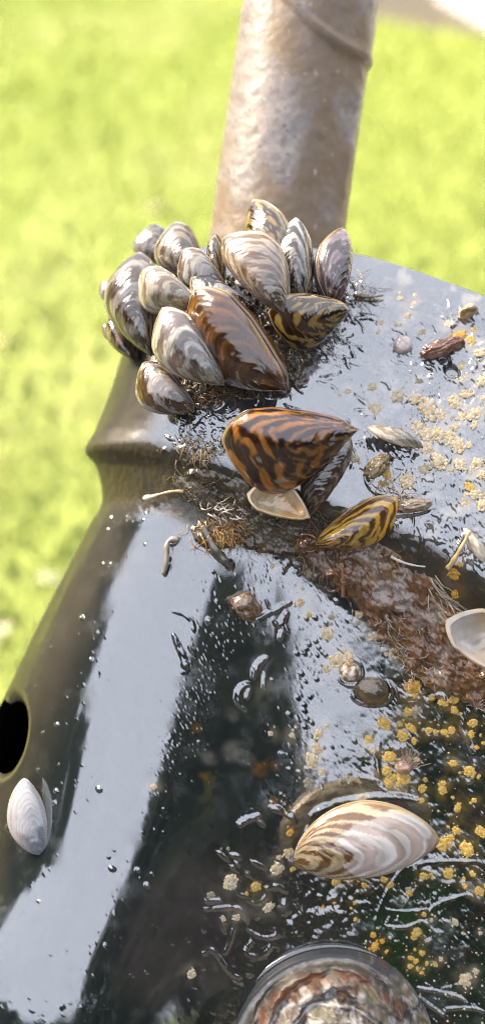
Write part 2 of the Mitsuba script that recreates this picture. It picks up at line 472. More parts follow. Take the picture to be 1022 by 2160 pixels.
slab = 1 - sstep(-25, 10, fy - lip_edge(fx))
lower = sstep(-10, 25, fy - lower_edge(fx))
groove = np.clip(1 - slab - lower, 0, 1)
rough_right = slab * sstep(700, 900, fx + 40 * fb(fp, .15, 2, 3) * 4)
moss = lower * sstep(-60, 90, (fx - 770) * 0.8 + (fy - 1560) * 0.45 + 260 * fb(fp, 0.10, 4, 5))
film = lower * ell(560, 1960, 190, 190, 0.2, .35)
f1, f2, f3 = fb(fp, 0.45, 4, 11), fb(fp, 1.1, 3, 12), fb(fp, 0.12, 3, 13)
ridged = 1 - 2 * np.abs(fb(fp, 0.55, 3, 21)) * 2
disp += 0.05 * f3 + 0.006 * f2
disp += rough_right * sstep(560, 720, fy) * (0.75 * np.maximum(ridged - 0.55, 0) + 0.34 * f1 + 0.22 * f2)
mid_grey = lower * sstep(600, 690, fx + 120 * f3) * (1 - moss)
disp += mid_grey * (0.05 * f2 + 0.05 * f1) + moss * (0.16 * f1 + 0.10 * f2)
disp += film * (0.30 * f1 + 0.12 * f2) * sstep(450, 600, fx)
edge_strip = lower * np.exp(-(((fx - np.interp(fy, [1150, 1330, 1500, 1620, 1720, 1890, 2000, 2160], [570, 470, 400, 340, 300, 250, 195, 160])) / 48.0) ** 2)) * sstep(2100, 1200, fy)
disp += edge_strip * (0.012 * f2 + 0.05 * f1)
disp += groove * (0.30 * f1 + 0.22 * f2)
disp *= sstep(2220, 2190, fy)

# loose wet strands and beads around the mussels
r_ = np.random.default_rng(21)
for _ in range(150):
    x, y = r_.uniform(380, 770), r_.uniform(640, 900)
    if r_.random() < 0.35:
        x, y = r_.uniform(620, 770), r_.uniform(590, 760)
    a = r_.uniform(-0.4, 1.4) if x > 600 else r_.uniform(0.6, 2.6)
    L, b = r_.uniform(8, 34), r_.uniform(-.9, .9)
    p = [(x, y), (x + L * math.cos(a), y + L * .8 * math.sin(a)), (x + L * (math.cos(a) + .8 * math.cos(a + b)), y + L * .8 * (math.sin(a) + .8 * math.sin(a + b)))]
    bead(p, r_.uniform(2.2, 5.0), r_.uniform(0.2, 0.5))
for _ in range(90):                                   # whitish splash of slime left of the tiger striped mussel
    x, y = r_.normal(432, 30), r_.normal(915, 26)
    a, L = r_.uniform(0, 6.28), r_.uniform(6, 18)
    bead([(x, y), (x + L * math.cos(a), y + L * math.sin(a)), (x + 1.5 * L * math.cos(a + .8), y + 1.5 * L * math.sin(a + .8))], r_.uniform(2.5, 6), r_.uniform(.25, .6))
for _ in range(70):
    x, y = r_.uniform(760, 1022), r_.uniform(600, 1180)
    a, L = r_.uniform(-.6, 1.8), r_.uniform(8, 26)
    bead([(x, y), (x + L * math.cos(a), y + L * .7 * math.sin(a)), (x + 1.6 * L * math.cos(a + .5), y + 1.2 * L * math.sin(a + .5))], r_.uniform(2.5, 6), r_.uniform(.2, .5))
# slime tracks, casts and films on the lower face
for pts, w, h in [
    ([(352, 1150), (356, 1170), (348, 1212)], 8, 1.2), ([(356, 1152), (378, 1140)], 6, .8),
    ([(425, 1112), (440, 1150), (470, 1180), (480, 1195)], 13, 1.5), ([(484, 1180), (488, 1200)], 5, 1.0),
    ([(365, 1290), (395, 1300), (408, 1330)], 7, .5), ([(366, 1340), (385, 1385), (392, 1412), (384, 1418)], 9, .9), ([(398, 1362), (408, 1380)], 6, .7),
    ([(562, 1388), (545, 1402), (533, 1428)], 9, 1.3), ([(558, 1420), (556, 1452)], 4, .9), ([(524, 1443), (504, 1456), (502, 1478), (516, 1498)], 8, 1.3), ([(527, 1448), (520, 1474)], 5, .9),
    ([(604, 1292), (590, 1316), (578, 1312)], 9, 1.2), ([(598, 1320), (590, 1348)], 6, 1.0), ([(600, 1318), (606, 1332)], 5, .9), ([(545, 1305), (575, 1288), (612, 1270)], 6, .9), ([(560, 1265), (575, 1290), (592, 1282)], 5, .8),
    ([(634, 1195), (628, 1210)], 5, .8), ([(620, 1190), (640, 1198), (644, 1215)], 4, .8), ([(604, 1190), (596, 1208)], 5, .7),
    ([(460, 1798), (480, 1815)], 7, 1.0), ([(488, 1803), (508, 1810)], 9, 1.2), ([(498, 1820), (520, 1842), (548, 1858)], 8, 1.2), ([(532, 1818), (560, 1832)], 8, 1.0), ([(488, 1828), (505, 1840)], 7, .9),
    ([(475, 1850), (505, 1855), (518, 1872), (540, 1868)], 5, .8), ([(562, 1875), (590, 1872), (604, 1890), (598, 1910)], 9, 1.0), ([(520, 1900), (545, 1905), (560, 1890)], 5, .7),
    ([(435, 1902), (465, 1900)], 8, 1.0), ([(500, 1885), (525, 1893)], 6, .9), ([(432, 1918), (470, 1915), (505, 1918), (518, 1940), (524, 1962), (555, 1978), (585, 1968)], 6, 1.0),
    ([(530, 1982), (525, 1995), (520, 2012), (550, 2016), (568, 2000), (585, 1998)], 5, .9), ([(492, 1960), (484, 1990), (472, 2012)], 5, .7), ([(462, 1935), (472, 1968)], 5, .8),
    ([(430, 2012), (452, 2008), (475, 2040), (505, 2062)], 8, .9), ([(505, 1740), (520, 1728), (545, 1720)], 9, 1.2), ([(572, 1706), (600, 1712), (622, 1732)], 10, 1.3), ([(540, 1728), (555, 1742)], 6, .8),
    ([(852, 1825), (835, 1850), (805, 1902), (790, 1950), (780, 1990)], 4, .6), ([(880, 1870), (862, 1895), (850, 1915)], 4, .5), ([(905, 1925), (930, 1905), (970, 1892), (995, 1890)], 8, .8),
    ([(815, 1920), (850, 1924), (900, 1920)], 6, .6), ([(812, 1955), (835, 1958), (864, 1955), (890, 1945), (910, 1960), (935, 1968)], 6, .8), ([(815, 1990), (840, 1988)], 6, .7), ([(806, 1985), (812, 1955), (825, 1935)], 4, .5),
    ([(880, 2085), (920, 2092), (960, 2102), (985, 2118)], 8, .9), ([(930, 2088), (968, 2078)], 7, .7), ([(885, 2105), (910, 2125), (935, 2142)], 9, .9), ([(940, 2130), (990, 2128), (1020, 2135)], 7, .8),
    ([(880, 1826), (930, 1818), (1022, 1820)], 6, .6), ([(985, 1500), (975, 1540), (990, 1570), (1000, 1620), (985, 1650)], 7, .7), ([(900, 1480), (935, 1470), (925, 1520)], 6, .6),
    ([(655, 1722), (700, 1697), (760, 1685), (820, 1680), (880, 1688)], 9, 1.5), ([(650, 1745), (640, 1790), (650, 1825)], 7, .9),
    ([(680, 1225), (690, 1208), (712, 1210), (722, 1228), (716, 1245)], 6, 1.3), ([(750, 1452), (745, 1470), (760, 1480), (800, 1482), (822, 1465), (818, 1440)], 8, 1.1), ([(765, 1440), (790, 1432), (805, 1445)], 9, .9),
    ([(716, 1432), (722, 1442), (745, 1446), (762, 1430), (762, 1405), (745, 1392)], 4, .6), ([(825, 1440), (838, 1465), (835, 1480)], 4, .5),
    ([(800, 1565), (795, 1600), (800, 1640)], 7, .7), ([(760, 1640), (790, 1650), (815, 1672)], 8, .8),
    ([(700, 1195), (712, 1165), (700, 1140)], 5, .9), ([(880, 1110), (890, 1140), (882, 1180)], 6, 1.0), ([(985, 1115), (960, 1160), (940, 1190)], 6, 1.4), ([(1005, 1130), (985, 1170)], 5, 1.0),
    ([(730, 925), (745, 965), (740, 990)], 5, .7), ([(770, 1005), (790, 1035), (830, 1045)], 9, 1.0), ([(835, 1045), (880, 1050), (905, 1070), (850, 1085), (820, 1080)], 8, 1.2), ([(895, 735), (930, 745), (950, 760)], 8, 1.2),
    ([(950, 690), (985, 665), (1005, 680)], 10, 1.3), ([(870, 650), (905, 640), (935, 655)], 9, .8), ([(845, 735), (838, 720), (850, 712)], 9, 1.0), ([(875, 780), (905, 775), (915, 790), (880, 800)], 7, 1.1),
]:
    bead(pts, w * (.8 if pts[0][1] < 1750 else .42 if pts[0][0] > 770 else .7), h * (.5 if pts[0][1] < 1750 else .2 if pts[0][0] > 770 else .34))
for _ in range(620):
    x, y = r_.uniform(0, 1022), r_.uniform(1080, 2160)
    r = r_.choice([1.6, 2.2, 3.0, 4.2], p=[.5, .3, .15, .05])
    pimple(x, y, r, r * 0.0935 * r_.uniform(.3, .7))
for _ in range(300):                                  # dense spatter along the edge of the wet film
    y = r_.uniform(1180, 1640)
    x = np.interp(y, [1180, 1330, 1500, 1640], [590, 480, 400, 335]) + r_.normal(0, 26)
    r = r_.uniform(1.0, 2.4)
    pimple(x, y, r, r * 0.04)
for _ in range(300):
    y = r_.uniform(1200, 1700)
    x = np.interp(y, [1200, 1700], [690, 600]) + r_.normal(0, 26)
    r = r_.choice([1.4, 2.2, 4.5], p=[.6, .3, .1])
    pimple(x, y, r, r * 0.04)
for x, y, r, h in [(236, 1832, 6, .7), (22, 1745, 9, .8), (390, 1402, 9, .9), (310, 1868, 5, .5), (291, 1836, 4, .4), (172, 1303, 5, .5), (485, 1190, 9, 1.0), (210, 1665, 6, .5), (440, 1310, 6, .5)]:
    pimple(x, y, r, h)
for _ in range(420):
    y = r_.uniform(1090, 2160)
    x = np.interp(y, [1090, 2160], [420, 80]) + r_.normal(0, 70)
    r = r_.uniform(1.0, 1.7)
    pimple(x, y, r, r * 0.05)
# pits: the two drowned pores of the slab, the opening in the flank
for x, y, rx, ry, rot, dep in [(952, 783, 17, 12, .4, 1.6), (935, 758, 16, 10, .6, 1.2)]:
    e = ell(x, y, rx, ry, rot, .16)
    disp = disp * (1 - e) - dep * e

col = np.empty((nr * nc, 3))
col[:] = (0.012, 0.014, 0.015)
c = np.tile([0.0105, 0.0145, 0.0155], (len(idx), 1))


def lay(c, mask, colour):
    return c * (1 - mask[:, None]) + np.asarray(colour) * mask[:, None]


f4 = fb(fp, 0.3, 4, 31)
c = lay(c, 0.35 * slab, (0.05, 0.053, 0.06))
c = lay(c, np.clip(0.75 * sstep(-14, -6, -6 - fp[:, 2] + 4 * f3) * 0 + 0.8 * sstep(330, 210, fx + 0.36 * (fy - 1080) + 60 * f3), 0, .8) * (fy > 560), (0.034, 0.029, 0.020))
c = lay(c, np.clip(groove * (0.7 + 1.2 * f4), 0, .95), (0.050, 0.040, 0.022))
c = lay(c, np.clip(moss * (0.45 + 1.6 * f4), 0, 1), (0.012, 0.021, 0.009))
c = lay(c, np.clip(ell(855, 1960, 70, 120, .3, .6) * (.6 + 1.5 * f4), 0, 1), (0.014, 0.032, 0.008))
c = lay(c, np.clip(sstep(.02, .2, f1 - f4) * moss * .6, 0, 1), (0.026, 0.020, 0.014))
c = lay(c, film * 0.7, (0.030, 0.026, 0.023))
c = lay(c, sstep(0.10, 0.22, f4) * lower * sstep(1380, 1480, fy) * sstep(1800, 1650, fy) * ell(520, 1600, 160, 140, 0, .5) * .8, (0.05, 0.045, 0.015))
c = lay(c, np.clip(ell(370, 1975, 105, 165, .35, .35) * (.75 + 1.2 * f4), 0, .9), (0.036, 0.030, 0.031))  # mauve mirrored patch painted into the coating colour
for x, y, r in [(418, 1540, 14), (548, 1622, 16), (575, 1612, 14), (428, 1640, 9), (575, 1690, 10)]:
    c = lay(c, ell(x, y, r, r * .8, .4, .7) * np.clip(.35 + 2.4 * f1, 0, 1), (0.20, 0.085, 0.012))
c = lay(c, np.clip(rough_right * sstep(0.02, 0.22, f4 + .1 * f2) * .7, 0, 1), (0.20, 0.18, 0.155))
c = lay(c, np.clip(mid_grey * sstep(0.05, 0.2, f4) * .5, 0, 1), (0.13, 0.12, 0.105))
for x, y, rx, ry in [(500, 1510, 26, 14), (487, 1585, 18, 22), (560, 1460, 22, 40), (650, 1600, 24, 34), (440, 1600, 20, 14), (655, 1650, 20, 24), (515, 1600, 22, 14)]:
    c = lay(c, ell(x, y, rx, ry, .3, .6) * np.clip(.45 + 2.2 * f1, 0, 1) * .7, (0.13, 0.125, 0.10))
SPOTS = [(842,630,7,'c'),(858,666,11,'c'),(840,685,9,'c'),(803,680,9,'c'),(797,702,5,'c'),(967,708,15,'o'),(992,720,12,'y'),(945,683,12,'c'),(1010,745,14,'c'),(785,818,11,'c'),(787,862,10,'c'),(838,835,12,'c'),(883,803,9,'d'),(875,842,12,'c'),(985,832,17,'c'),(955,848,15,'c'),(905,868,20,'c'),(930,874,14,'c'),(1003,872,12,'c'),(1001,897,13,'c'),(978,875,11,'c'),(882,902,15,'c'),(903,918,15,'c'),(925,915,15,'c'),(957,903,13,'c'),(950,922,14,'c'),(966,943,16,'c'),(900,946,12,'c'),(925,975,17,'c'),(895,990,12,'c'),(855,1016,14,'c'),(842,908,9,'d'),(970,982,13,'c'),(1005,978,17,'c'),(1016,1003,12,'c'),(980,1060,11,'c'),(1002,1043,13,'c'),(987,1028,9,'y'),(1015,1066,13,'c'),(973,770,8,'c'),(976,800,9,'c'),(1015,805,12,'c'),(747,968,11,'c'),(742,902,7,'c'),(733,826,8,'c'),(1018,840,9,'c'),(872,640,8,'c'),(890,700,9,'d'),(815,1000,8,'y'),(805,1020,8,'y'),
 (632,1270,13,'c'),(651,1296,8,'y'),(698,1302,9,'d'),(757,1295,12,'c'),(754,1314,7,'d'),(784,1343,12,'c'),(829,1378,9,'c'),(688,1338,12,'c'),(709,1393,12,'c'),(688,1411,14,'c'),(734,1388,9,'c'),(790,1297,8,'c'),(825,1322,6,'c'),(871,1450,15,'o'),(874,1468,9,'y'),(935,1447,10,'y'),(962,1447,11,'y'),(910,1473,10,'o'),(957,1475,11,'y'),(933,1482,9,'y'),(958,1500,9,'y'),(857,1502,13,'y'),(879,1498,11,'d'),(809,1526,15,'y'),(848,1552,13,'y'),(867,1535,12,'y'),(843,1530,6,'y'),(953,1540,9,'y'),(903,1542,10,'y'),(917,1548,6,'d'),(936,1544,8,'y'),(995,1527,12,'y'),(993,1548,9,'y'),(778,1560,9,'y'),(785,1583,10,'c'),(822,1597,12,'y'),(816,1630,16,'y'),(820,1652,11,'y'),(850,1641,14,'y'),(878,1602,7,'c'),(957,1610,10,'y'),(990,1630,12,'y'),(888,1664,10,'y'),(886,1690,8,'y'),(932,1668,10,'y'),(934,1652,7,'y'),(966,1702,12,'y'),(764,1682,11,'c'),(670,1548,12,'c'),(669,1580,11,'c'),(657,1607,14,'c'),(648,1652,13,'d'),(616,1552,9,'c'),(571,1548,8,'c'),(1006,1577,6,'o'),(1019,1567,5,'y'),(740,1170,11,'o'),(830,1182,12,'o'),(955,1212,11,'o'),(960,1255,12,'o'),(575,1195,6,'c'),(650,1212,7,'d'),
 (962,1752,11,'y'),(1015,1755,11,'y'),(935,1780,13,'y'),(985,1793,13,'y'),(710,1858,9,'y'),(742,1852,9,'y'),(768,1867,8,'y'),(945,1843,10,'y'),(979,1871,8,'y'),(863,1884,8,'y'),(891,1848,9,'y'),(908,1845,5,'y'),(1011,1880,11,'y'),(995,1844,7,'y'),(540,1873,12,'y'),(487,1862,13,'c'),(583,1833,12,'c'),(617,1835,7,'y'),(497,1935,14,'c'),(565,1913,14,'c'),(445,1890,10,'d'),(402,2054,11,'c'),(682,1913,5,'o'),(704,1906,6,'y'),(746,1905,6,'y'),(748,1940,5,'y'),(612,1758,9,'o'),(605,1800,10,'c'),(480,1790,7,'d'),
 (822,1868,7,'y'),(806,1856,7,'y'),(893,1930,7,'y'),(910,1942,5,'c'),(879,1968,9,'y'),(875,1982,5,'y'),(958,1946,9,'c'),(1012,1968,6,'c'),(898,1984,5,'c'),(888,2010,7,'y'),(867,2022,7,'y'),(876,2030,5,'y'),(864,2040,6,'y'),(879,2044,7,'y'),(889,2052,5,'y'),(899,2033,6,'y'),(918,2034,6,'y'),(930,2025,6,'c'),(979,2070,11,'c'),(988,2060,9,'c'),(1002,2047,6,'c'),(790,1995,8,'o'),(787,1973,5,'o'),(806,1985,6,'o'),(815,2008,5,'o'),(975,1968,4,'c'),(324,1660,9,'c'),(1000,1688,6,'y'),(1008,1640,5,'y')]
for x, y, r, k_ in SPOTS:
    e = ell(x, y, 2.1 * r, 1.8 * r, x * .1, .75) * np.clip(.30 + 1.6 * f1 + .8 * f2, 0, .6)
    c = lay(c, e, {'c': (.20, .17, .12), 'y': (.15, .11, .035), 'o': (.15, .085, .02), 'd': (.10, .09, .07)}[k_])
col[idx] = c
body = S.reshape(-1, 3).copy()
body[idx] += fn_ * disp[:, None]
hole = np.zeros(nr * nc)
he = ell(6, 1553, 42, 84, 0.22, .42)
hole[idx] = he
body[idx] -= fn_ * (2.2 * np.clip(he / .6, 0, 1) ** 2)[:, None]          # the lip turns inwards
bodyF = grid_faces(nr, nc, True)
bodyF = bodyF[(hole[bodyF] < 0.6).all(1)]
silt = np.zeros((nr * nc, 2))
left_side = sstep(320, 190, fx + 0.36 * (fy - 1080) + 70 * f3 + 25 * f4) * sstep(620, 700, fy)
silt[idx, 0] = np.clip(.92 * groove * (1 - .5 * sstep(.05, .25, f4)) + .95 * left_side * (.85 + f4) + .25 * moss * sstep(0, .2, f4) + .35 * film * sstep(0, .2, f1), 0, 1)
silt[:, 1] = np.linspace(0, 1, nr * nc)
scene['anchor__body'] = mikit.ply((world(body), bodyF), 'wet_coating', smooth=True, color=np.maximum(col, 0.004), uv=silt)
tag('anchor', 'wet glossy black coated anchor standing on the lawn with a brown shaft, overgrown with mussels', 'anchor')
labels['anchor__body'] = {'label': 'glossy wet black body with a stepped shoulder and yellow crusts'}

# shaft
t = np.linspace(-0.2, 2.2, 260)
ax_ = SHAFT0 + (SHAFT1 - SHAFT0) * t[:, None]
d = (SHAFT1 - SHAFT0) / np.linalg.norm(SHAFT1 - SHAFT0)
e1 = np.cross(d, [0, 0, 1.0]); e1 /= np.linalg.norm(e1); e2 = np.cross(e1, d)
ang = np.linspace(0, 2 * np.pi, 160, endpoint=False)
rad = np.full((260, 160), 15.6)
pt = ax_[:, None] + e1 * np.cos(ang)[None, :, None] * 15.6 + e2 * np.sin(ang)[None, :, None] * 15.6
rad += 0.5 * fb(pt, .07, 3, 2) + 0.3 * fb(pt, .3, 3, 3) + 0.16 * fb(pt, 1.1, 3, 4)
sx, sy = grid_of(pt)
seam = np.abs(sy - np.interp(sx, [560, 620, 660, 700, 760, 790], [-60, 10, 55, 85, 120, 150]))
rad += (0.9 * np.exp(-(seam / 14.0) ** 2) + 0.4 * sstep(0, 10, np.interp(sx, [560, 620, 660, 700, 760, 790], [-60, 10, 55, 85, 120, 150]) - sy)) * (np.sin(ang)[None] > -.2)
flange = np.exp(-((np.cos(ang)[None] - 0.86) / .10) ** 2) * (np.sin(ang)[None] > 0)
rad += flange * (0.9 + 1.6 * fb(pt, .16, 3, 9))
pt = ax_[:, None] + rad[..., None] * (e1 * np.cos(ang)[None, :, None] + e2 * np.sin(ang)[None, :, None])
Vs = np.vstack([pt.reshape(-1, 3), ax_[-1:] + d * 1.0])
Fs = np.vstack([grid_faces(260, 160, True)[:, ::-1], np.stack([np.full(160, 260 * 160), 259 * 160 + np.arange(160), 259 * 160 + (np.arange(160) + 1) % 160], 1)])
scene['anchor__shaft'] = mikit.ply((world(Vs), Fs), 'rusty_steel', smooth=True)
labels['anchor__shaft'] = {'label': 'thick brown and mauve rusty shaft'}

# ------------------------------------------------------------------ mussels
XS = np.array([0, .06, .18, .35, .52, .70, .85, .95, 1.0])
YD = PchipInterpolator(XS, [0.0, .085, .19, .285, .325, .295, .195, .085, 0.0])
YV = PchipInterpolator(XS, [0.0, -.055, -.095, -.125, -.145, -.145, -.105, -.050, 0.0])
TH = PchipInterpolator(XS, [0.0, .10, .175, .215, .215, .180, .115, .055, 0.0])


def valve(nx, nt, wide, thick, side, skin=0.03, seed=0, rings=1.0, skew=1.2, oval=False):
    """one valve as a closed shell in units of its length: x umbo to rear, y ventral to dorsal, z outwards. Returns V, F, growth g, fan phi"""
    x = (1 - np.cos(np.linspace(0.0, np.pi, nx))) / 2
    th = np.linspace(0, np.pi, nt)
    def up(q):
        return .315 * np.sin(np.pi * q ** .95) ** .62 if oval else YD(q ** skew)

    def down(q):
        return -.160 * np.sin(np.pi * q ** .95) ** .62 if oval else YV(q ** skew)

    yd, yv, tk = up(x), down(x), TH(x ** (.5 + .5 * skew))
    ce, hh = (yd + yv) / 2, (yd - yv) / 2
    q = (1 - np.cos(th)) / 2
    sec = np.sin(th) ** 0.92 * (0.78 + 0.42 * q)
    X = np.repeat(x[:, None], nt, 1)
    Yn = ce[:, None] + hh[:, None] * np.cos(th)[None]
    Z = tk[:, None] * sec[None]
    ph = np.arctan2(Yn, X + .02)
    xs_ = (1 - np.cos(np.linspace(0, np.pi, 400))) / 2
    ol = np.vstack([np.c_[xs_, up(xs_)][1:], np.c_[xs_, down(xs_)][1:-1]])
    oa, orad = np.arctan2(ol[:, 1], ol[:, 0] + .02), np.hypot(ol[:, 0] + .02, ol[:, 1])
    cell = np.clip(((oa + 1.6) / .02).astype(int), 0, 160)
    far = np.zeros(161)
    np.maximum.at(far, cell, orad)                                  # the outer crossing of each direction
    ok = far > 0
    g = np.clip(np.hypot(X + .02, Yn) / np.interp(ph, (np.arange(161) * .02 - 1.59)[ok], far[ok]), 0, 1)
    wob = fb(np.stack([X * 6, Yn * 6, Z * 0 + seed], -1), 1.0, 3, seed)
    ring = np.sin(2 * np.pi * (g * 9 + 1.5 * wob)) * 0.0018 + np.sin(2 * np.pi * (g * 23 + 2 * wob)) * 0.0010
    Z = Z * (1 + 0.05 * wob) + .004 * fb(np.stack([X * 22, Yn * 22, Z * 0 + seed], -1), 1.0, 3, seed + 2) * np.sin(th)[None] + rings * ring * np.sin(th)[None] ** .5 * np.minimum(1, x / .15)[:, None]
    bend = 0.035 * np.sin(np.pi * x)[:, None]
    Yo = (Yn + bend * 0) * wide
    outer = np.stack([X, Yo, Z * thick + 0.006], -1)
    inner = np.stack([X * (1 - 2 * skin) + skin * 1.2, (Yn - ce[:, None]) * .9 * wide + ce[:, None] * wide, np.maximum(Z * thick - skin * 1.1, 0) * .93 + 0.004], -1)
    V = np.vstack([outer.reshape(-1, 3), inner.reshape(-1, 3)])
    n = nx * nt
    A = grid_faces(nx, nt)
    F = [A[:, ::-1], A + n]
    i = np.arange(nx - 1)
    for j, flip in ((0, False), (nt - 1, True)):
        qd = np.stack([i * nt + j, (i + 1) * nt + j, n + (i + 1) * nt + j, n + i * nt + j], 1)
        qd = qd[:, ::-1] if flip else qd
        F.append(np.vstack([qd[:, [0, 1, 2]], qd[:, [0, 2, 3]]]))
    F = np.vstack(F)
    if side < 0:
        V = V * [1, 1, -1]
        F = F[:, ::-1]
    g2 = np.concatenate([g.ravel(), g.ravel()])
    p2 = np.concatenate([ph.ravel(), ph.ravel()])
    return V, F, g2, p2, n


def stripes(g, ph, V, seed, light, dark, bands, zig, duty, worn, worn_or_sheen, edge, patch=None):
    r = np.random.default_rng(seed)
    q = np.stack([g * 4, ph * 2.4, 0 * g + seed * 1.7], 1)
    w1, w2, w3 = fb(q, 1.0, 4, seed), fb(q, 3.1, 4, seed + 1), fb(q * [1, .35, 1], 2.2, 3, seed + 2)
    z = zig * np.abs(((ph * 1.7 + r.random() + .8 * w1) % 1.0) - .5) * 2
    s = np.sin(2 * np.pi * (bands * g ** 1.2 + z + 1.5 * w1 + .9 * w3))
    m = sstep(-0.35, 0.30, s + 1.3 * fb(q * [3, 2.2, 1], 2.0, 3, seed + 21) - (1 - 2 * (duty + .15)) + 3.0 * w2 + 3.0 * w3)
    sh = ((1 + .6 * fb(q, 1.3, 3, seed + 9)) * (.62 + .55 * sstep(.25, .95, g)))[:, None]
    hue = 1 + np.array([.12, -.02, -.16]) * (3 * fb(q, .9, 2, seed + 12))[:, None]
    c = (np.asarray(light) * (1 - m[:, None]) + np.asarray(dark) * m[:, None]) * sh * hue
    w4 = fb(np.stack([g * 30, ph * 9, 0 * g + seed], 1), 1.0, 3, seed + 5)
    line = sstep(.2, 1.0, np.sin(2 * np.pi * (g * 13 + 2.6 * w1 + .6 * w4))) + .8 * sstep(.5, 1.0, np.sin(2 * np.pi * (g * 34 + 3.5 * w1 + .8 * w2)))
    c *= (1 - .20 * line + .5 * w4)[:, None]
    scuff = sstep(.16, .22, w4 * .9 + .5 * w2 - .04) * (edge > 0)
    c = c * (1 - .55 * scuff[:, None]) + np.array([.33, .30, .26]) * .55 * scuff[:, None]
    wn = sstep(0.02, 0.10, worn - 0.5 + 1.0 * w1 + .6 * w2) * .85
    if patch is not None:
        wn = np.maximum(wn * .3, .66 * sstep(0.0, 0.05, patch(V) + .30 * w2 + .22 * w1))  # sky reflection painted in as a pale patch over the bands
    wc = np.asarray(worn_or_sheen) * (.85 + .5 * w2[:, None] + .25 * np.sin(2 * np.pi * (bands * g + z))[:, None] * .9)
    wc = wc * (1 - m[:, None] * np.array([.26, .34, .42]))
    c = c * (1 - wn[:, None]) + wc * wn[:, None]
    e = sstep(.962, .99, g) * edge
    return c * (1 - e[:, None]) + np.array([.40, .31, .17]) * e[:, None]


MUSSELS = {}


def frame(pu, pt_, roll, s):
    a = pt_ - pu
    L = np.linalg.norm(a)
    a = a / L
    zc = np.array([0, 0, 1.0]) - a * a[2]
    zc /= np.linalg.norm(zc)
    b = np.cross(zc, a)
    n = math.cos(roll) * zc + math.sin(roll) * b
    y = s * np.cross(n, a)
    return L, np.stack([a, y, n * 1.0])


def mussel(name, label, umbo, rear, height, roll, s, look, thick=1.0, seed=0, group=None, category='mussel', only=None, detail=(150, 66), skin=.03, inside=None, rings=1.0, skew=1.2, oval=False):
    """umbo, rear: (x, y, Z); height: dorsal to ventral, in grid units; roll: how far the near valve is turned about the long axis"""
    pu, pr = P(*umbo), P(*rear)
    L, Fm = frame(pu, pr, math.radians(roll), s)
    hmm = height * CALIPER * (REACH - (umbo[2] + rear[2]) / 2) / REACH
    wide = hmm / L / 0.475
    key = key_for(name)
    for side in (1, -1):
        if only and side != only:
            continue
        V, F, g, ph, n = valve(*(detail if side > 0 else (64, 30)), wide, thick, side, skin, seed + (side < 0), rings, skew, oval)
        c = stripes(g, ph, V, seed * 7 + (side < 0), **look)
        if inside is not None:
            q = V[n:]
            cc = np.asarray(inside) * (1 + .9 * fb(q, 7, 4, seed)[:, None] + np.array([.1, -.1, -.35]) * sstep(-.05, .2, fb(q, 3, 3, seed + 4))[:, None])
            c = np.vstack([c[:n], cc])
        else:
            c[n:] = (0.25, 0.2, 0.13)
        M = V * L @ Fm + pu
        if np.linalg.det(Fm) < 0:
            F = F[:, ::-1]
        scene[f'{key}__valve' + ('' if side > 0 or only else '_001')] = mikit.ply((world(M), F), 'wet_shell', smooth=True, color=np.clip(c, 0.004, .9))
    tag(key, label, category, group)
    return key


def look(light=(.30, .21, .10), dark=(.045, .022, .010), bands=5, zig=.5, duty=.5, worn=.2, worn_or_sheen=(.62, .60, .60), edge=.7, patch=None):
    light, dark, worn_or_sheen = np.asarray(light) * .56, np.asarray(dark) * .55, np.asarray(worn_or_sheen) * .60
    return dict(patch=patch, light=light, dark=dark, bands=bands, zig=zig, duty=duty, worn=worn, worn_or_sheen=worn_or_sheen, edge=edge)


GREY = look((.36, .33, .30), (.13, .10, .085), 4, .35, .45, .30, (.50, .48, .48))
PALE = look((.58, .53, .45), (.20, .14, .10), 4.5, .4, .38, .34, (.66, .63, .62))
G = 'zebra mussels packed in the clump on the shoulder'
mussel('mussel', 'blue grey round mussel at the far upper left corner of the clump', (345, 560, -22), (320, 472, -24), 78, 10, 1, GREY, seed=1, group=G)
mussel('mussel', 'large smooth blue grey mussel bulging over the left edge of the clump', (318, 752, -6), (292, 532, -13), 130, 18, 1, look((.36, .33, .32), (.10, .07, .05), 3.2, .3, .35, .36, (.42, .41, .44)), 1.05, 2, G)
mussel('mussel', 'dark striped mussel tucked under the large blue grey one at the left edge', (288, 764, -13), (236, 655, -17), 52, 25, 1, look((.40, .30, .20), (.05, .035, .03), 4, .4, .55, .2), 1.0, 3, G)
mussel('mussel', 'grey brown banded mussel at the top of the clump left of the shaft', (420, 590, -9), (366, 470, -16), 100, 12, 1, look((.44, .36, .25), (.15, .10, .07), 5, .3, .45, .22, (.52, .49, .48)), 1.0, 4, G)
mussel('mussel', 'small pale mussel in front of the grey brown banded one near the clump top', (472, 604, -4), (386, 526, -5), 80, 8, 1, PALE, .9, 5, G)
mussel('mussel', 'cream coloured faintly banded mussel in the left middle of the clump', (414, 640, 1), (298, 572, -4), 96, 8, 1, look((.60, .54, .40), (.30, .23, .17), 4, .3, .4, .22, (.66, .62, .60)), 1.0, 6, G)
mussel('mussel', 'half black half white mussel hidden behind the big brown mussel', (545, 676, -1), (402, 586, -3), 76, -20, 1, look((.60, .58, .58), (.022, .014, .010), 1.3, .2, .55, .12), 1.0, 7, G)
mussel('mussel', 'tiny dark mussel with a white tip left of the pale striped mussel', (468, 600, -5), (456, 492, -8), 36, 20, 1, look((.42, .30, .12), (.05, .03, .015), 3, .5, .5, .25), 1.1, 8, G)
mussel('mussel', 'brown and olive pointed mussel standing tallest in front of the shaft', (590, 612, -8), (536, 420, -12), 100, 52, -1, look((.40, .27, .09), (.07, .035, .012), 5, .7, .5, .2, (.60, .56, .48)), 1.0, 9, G, skew=.85)
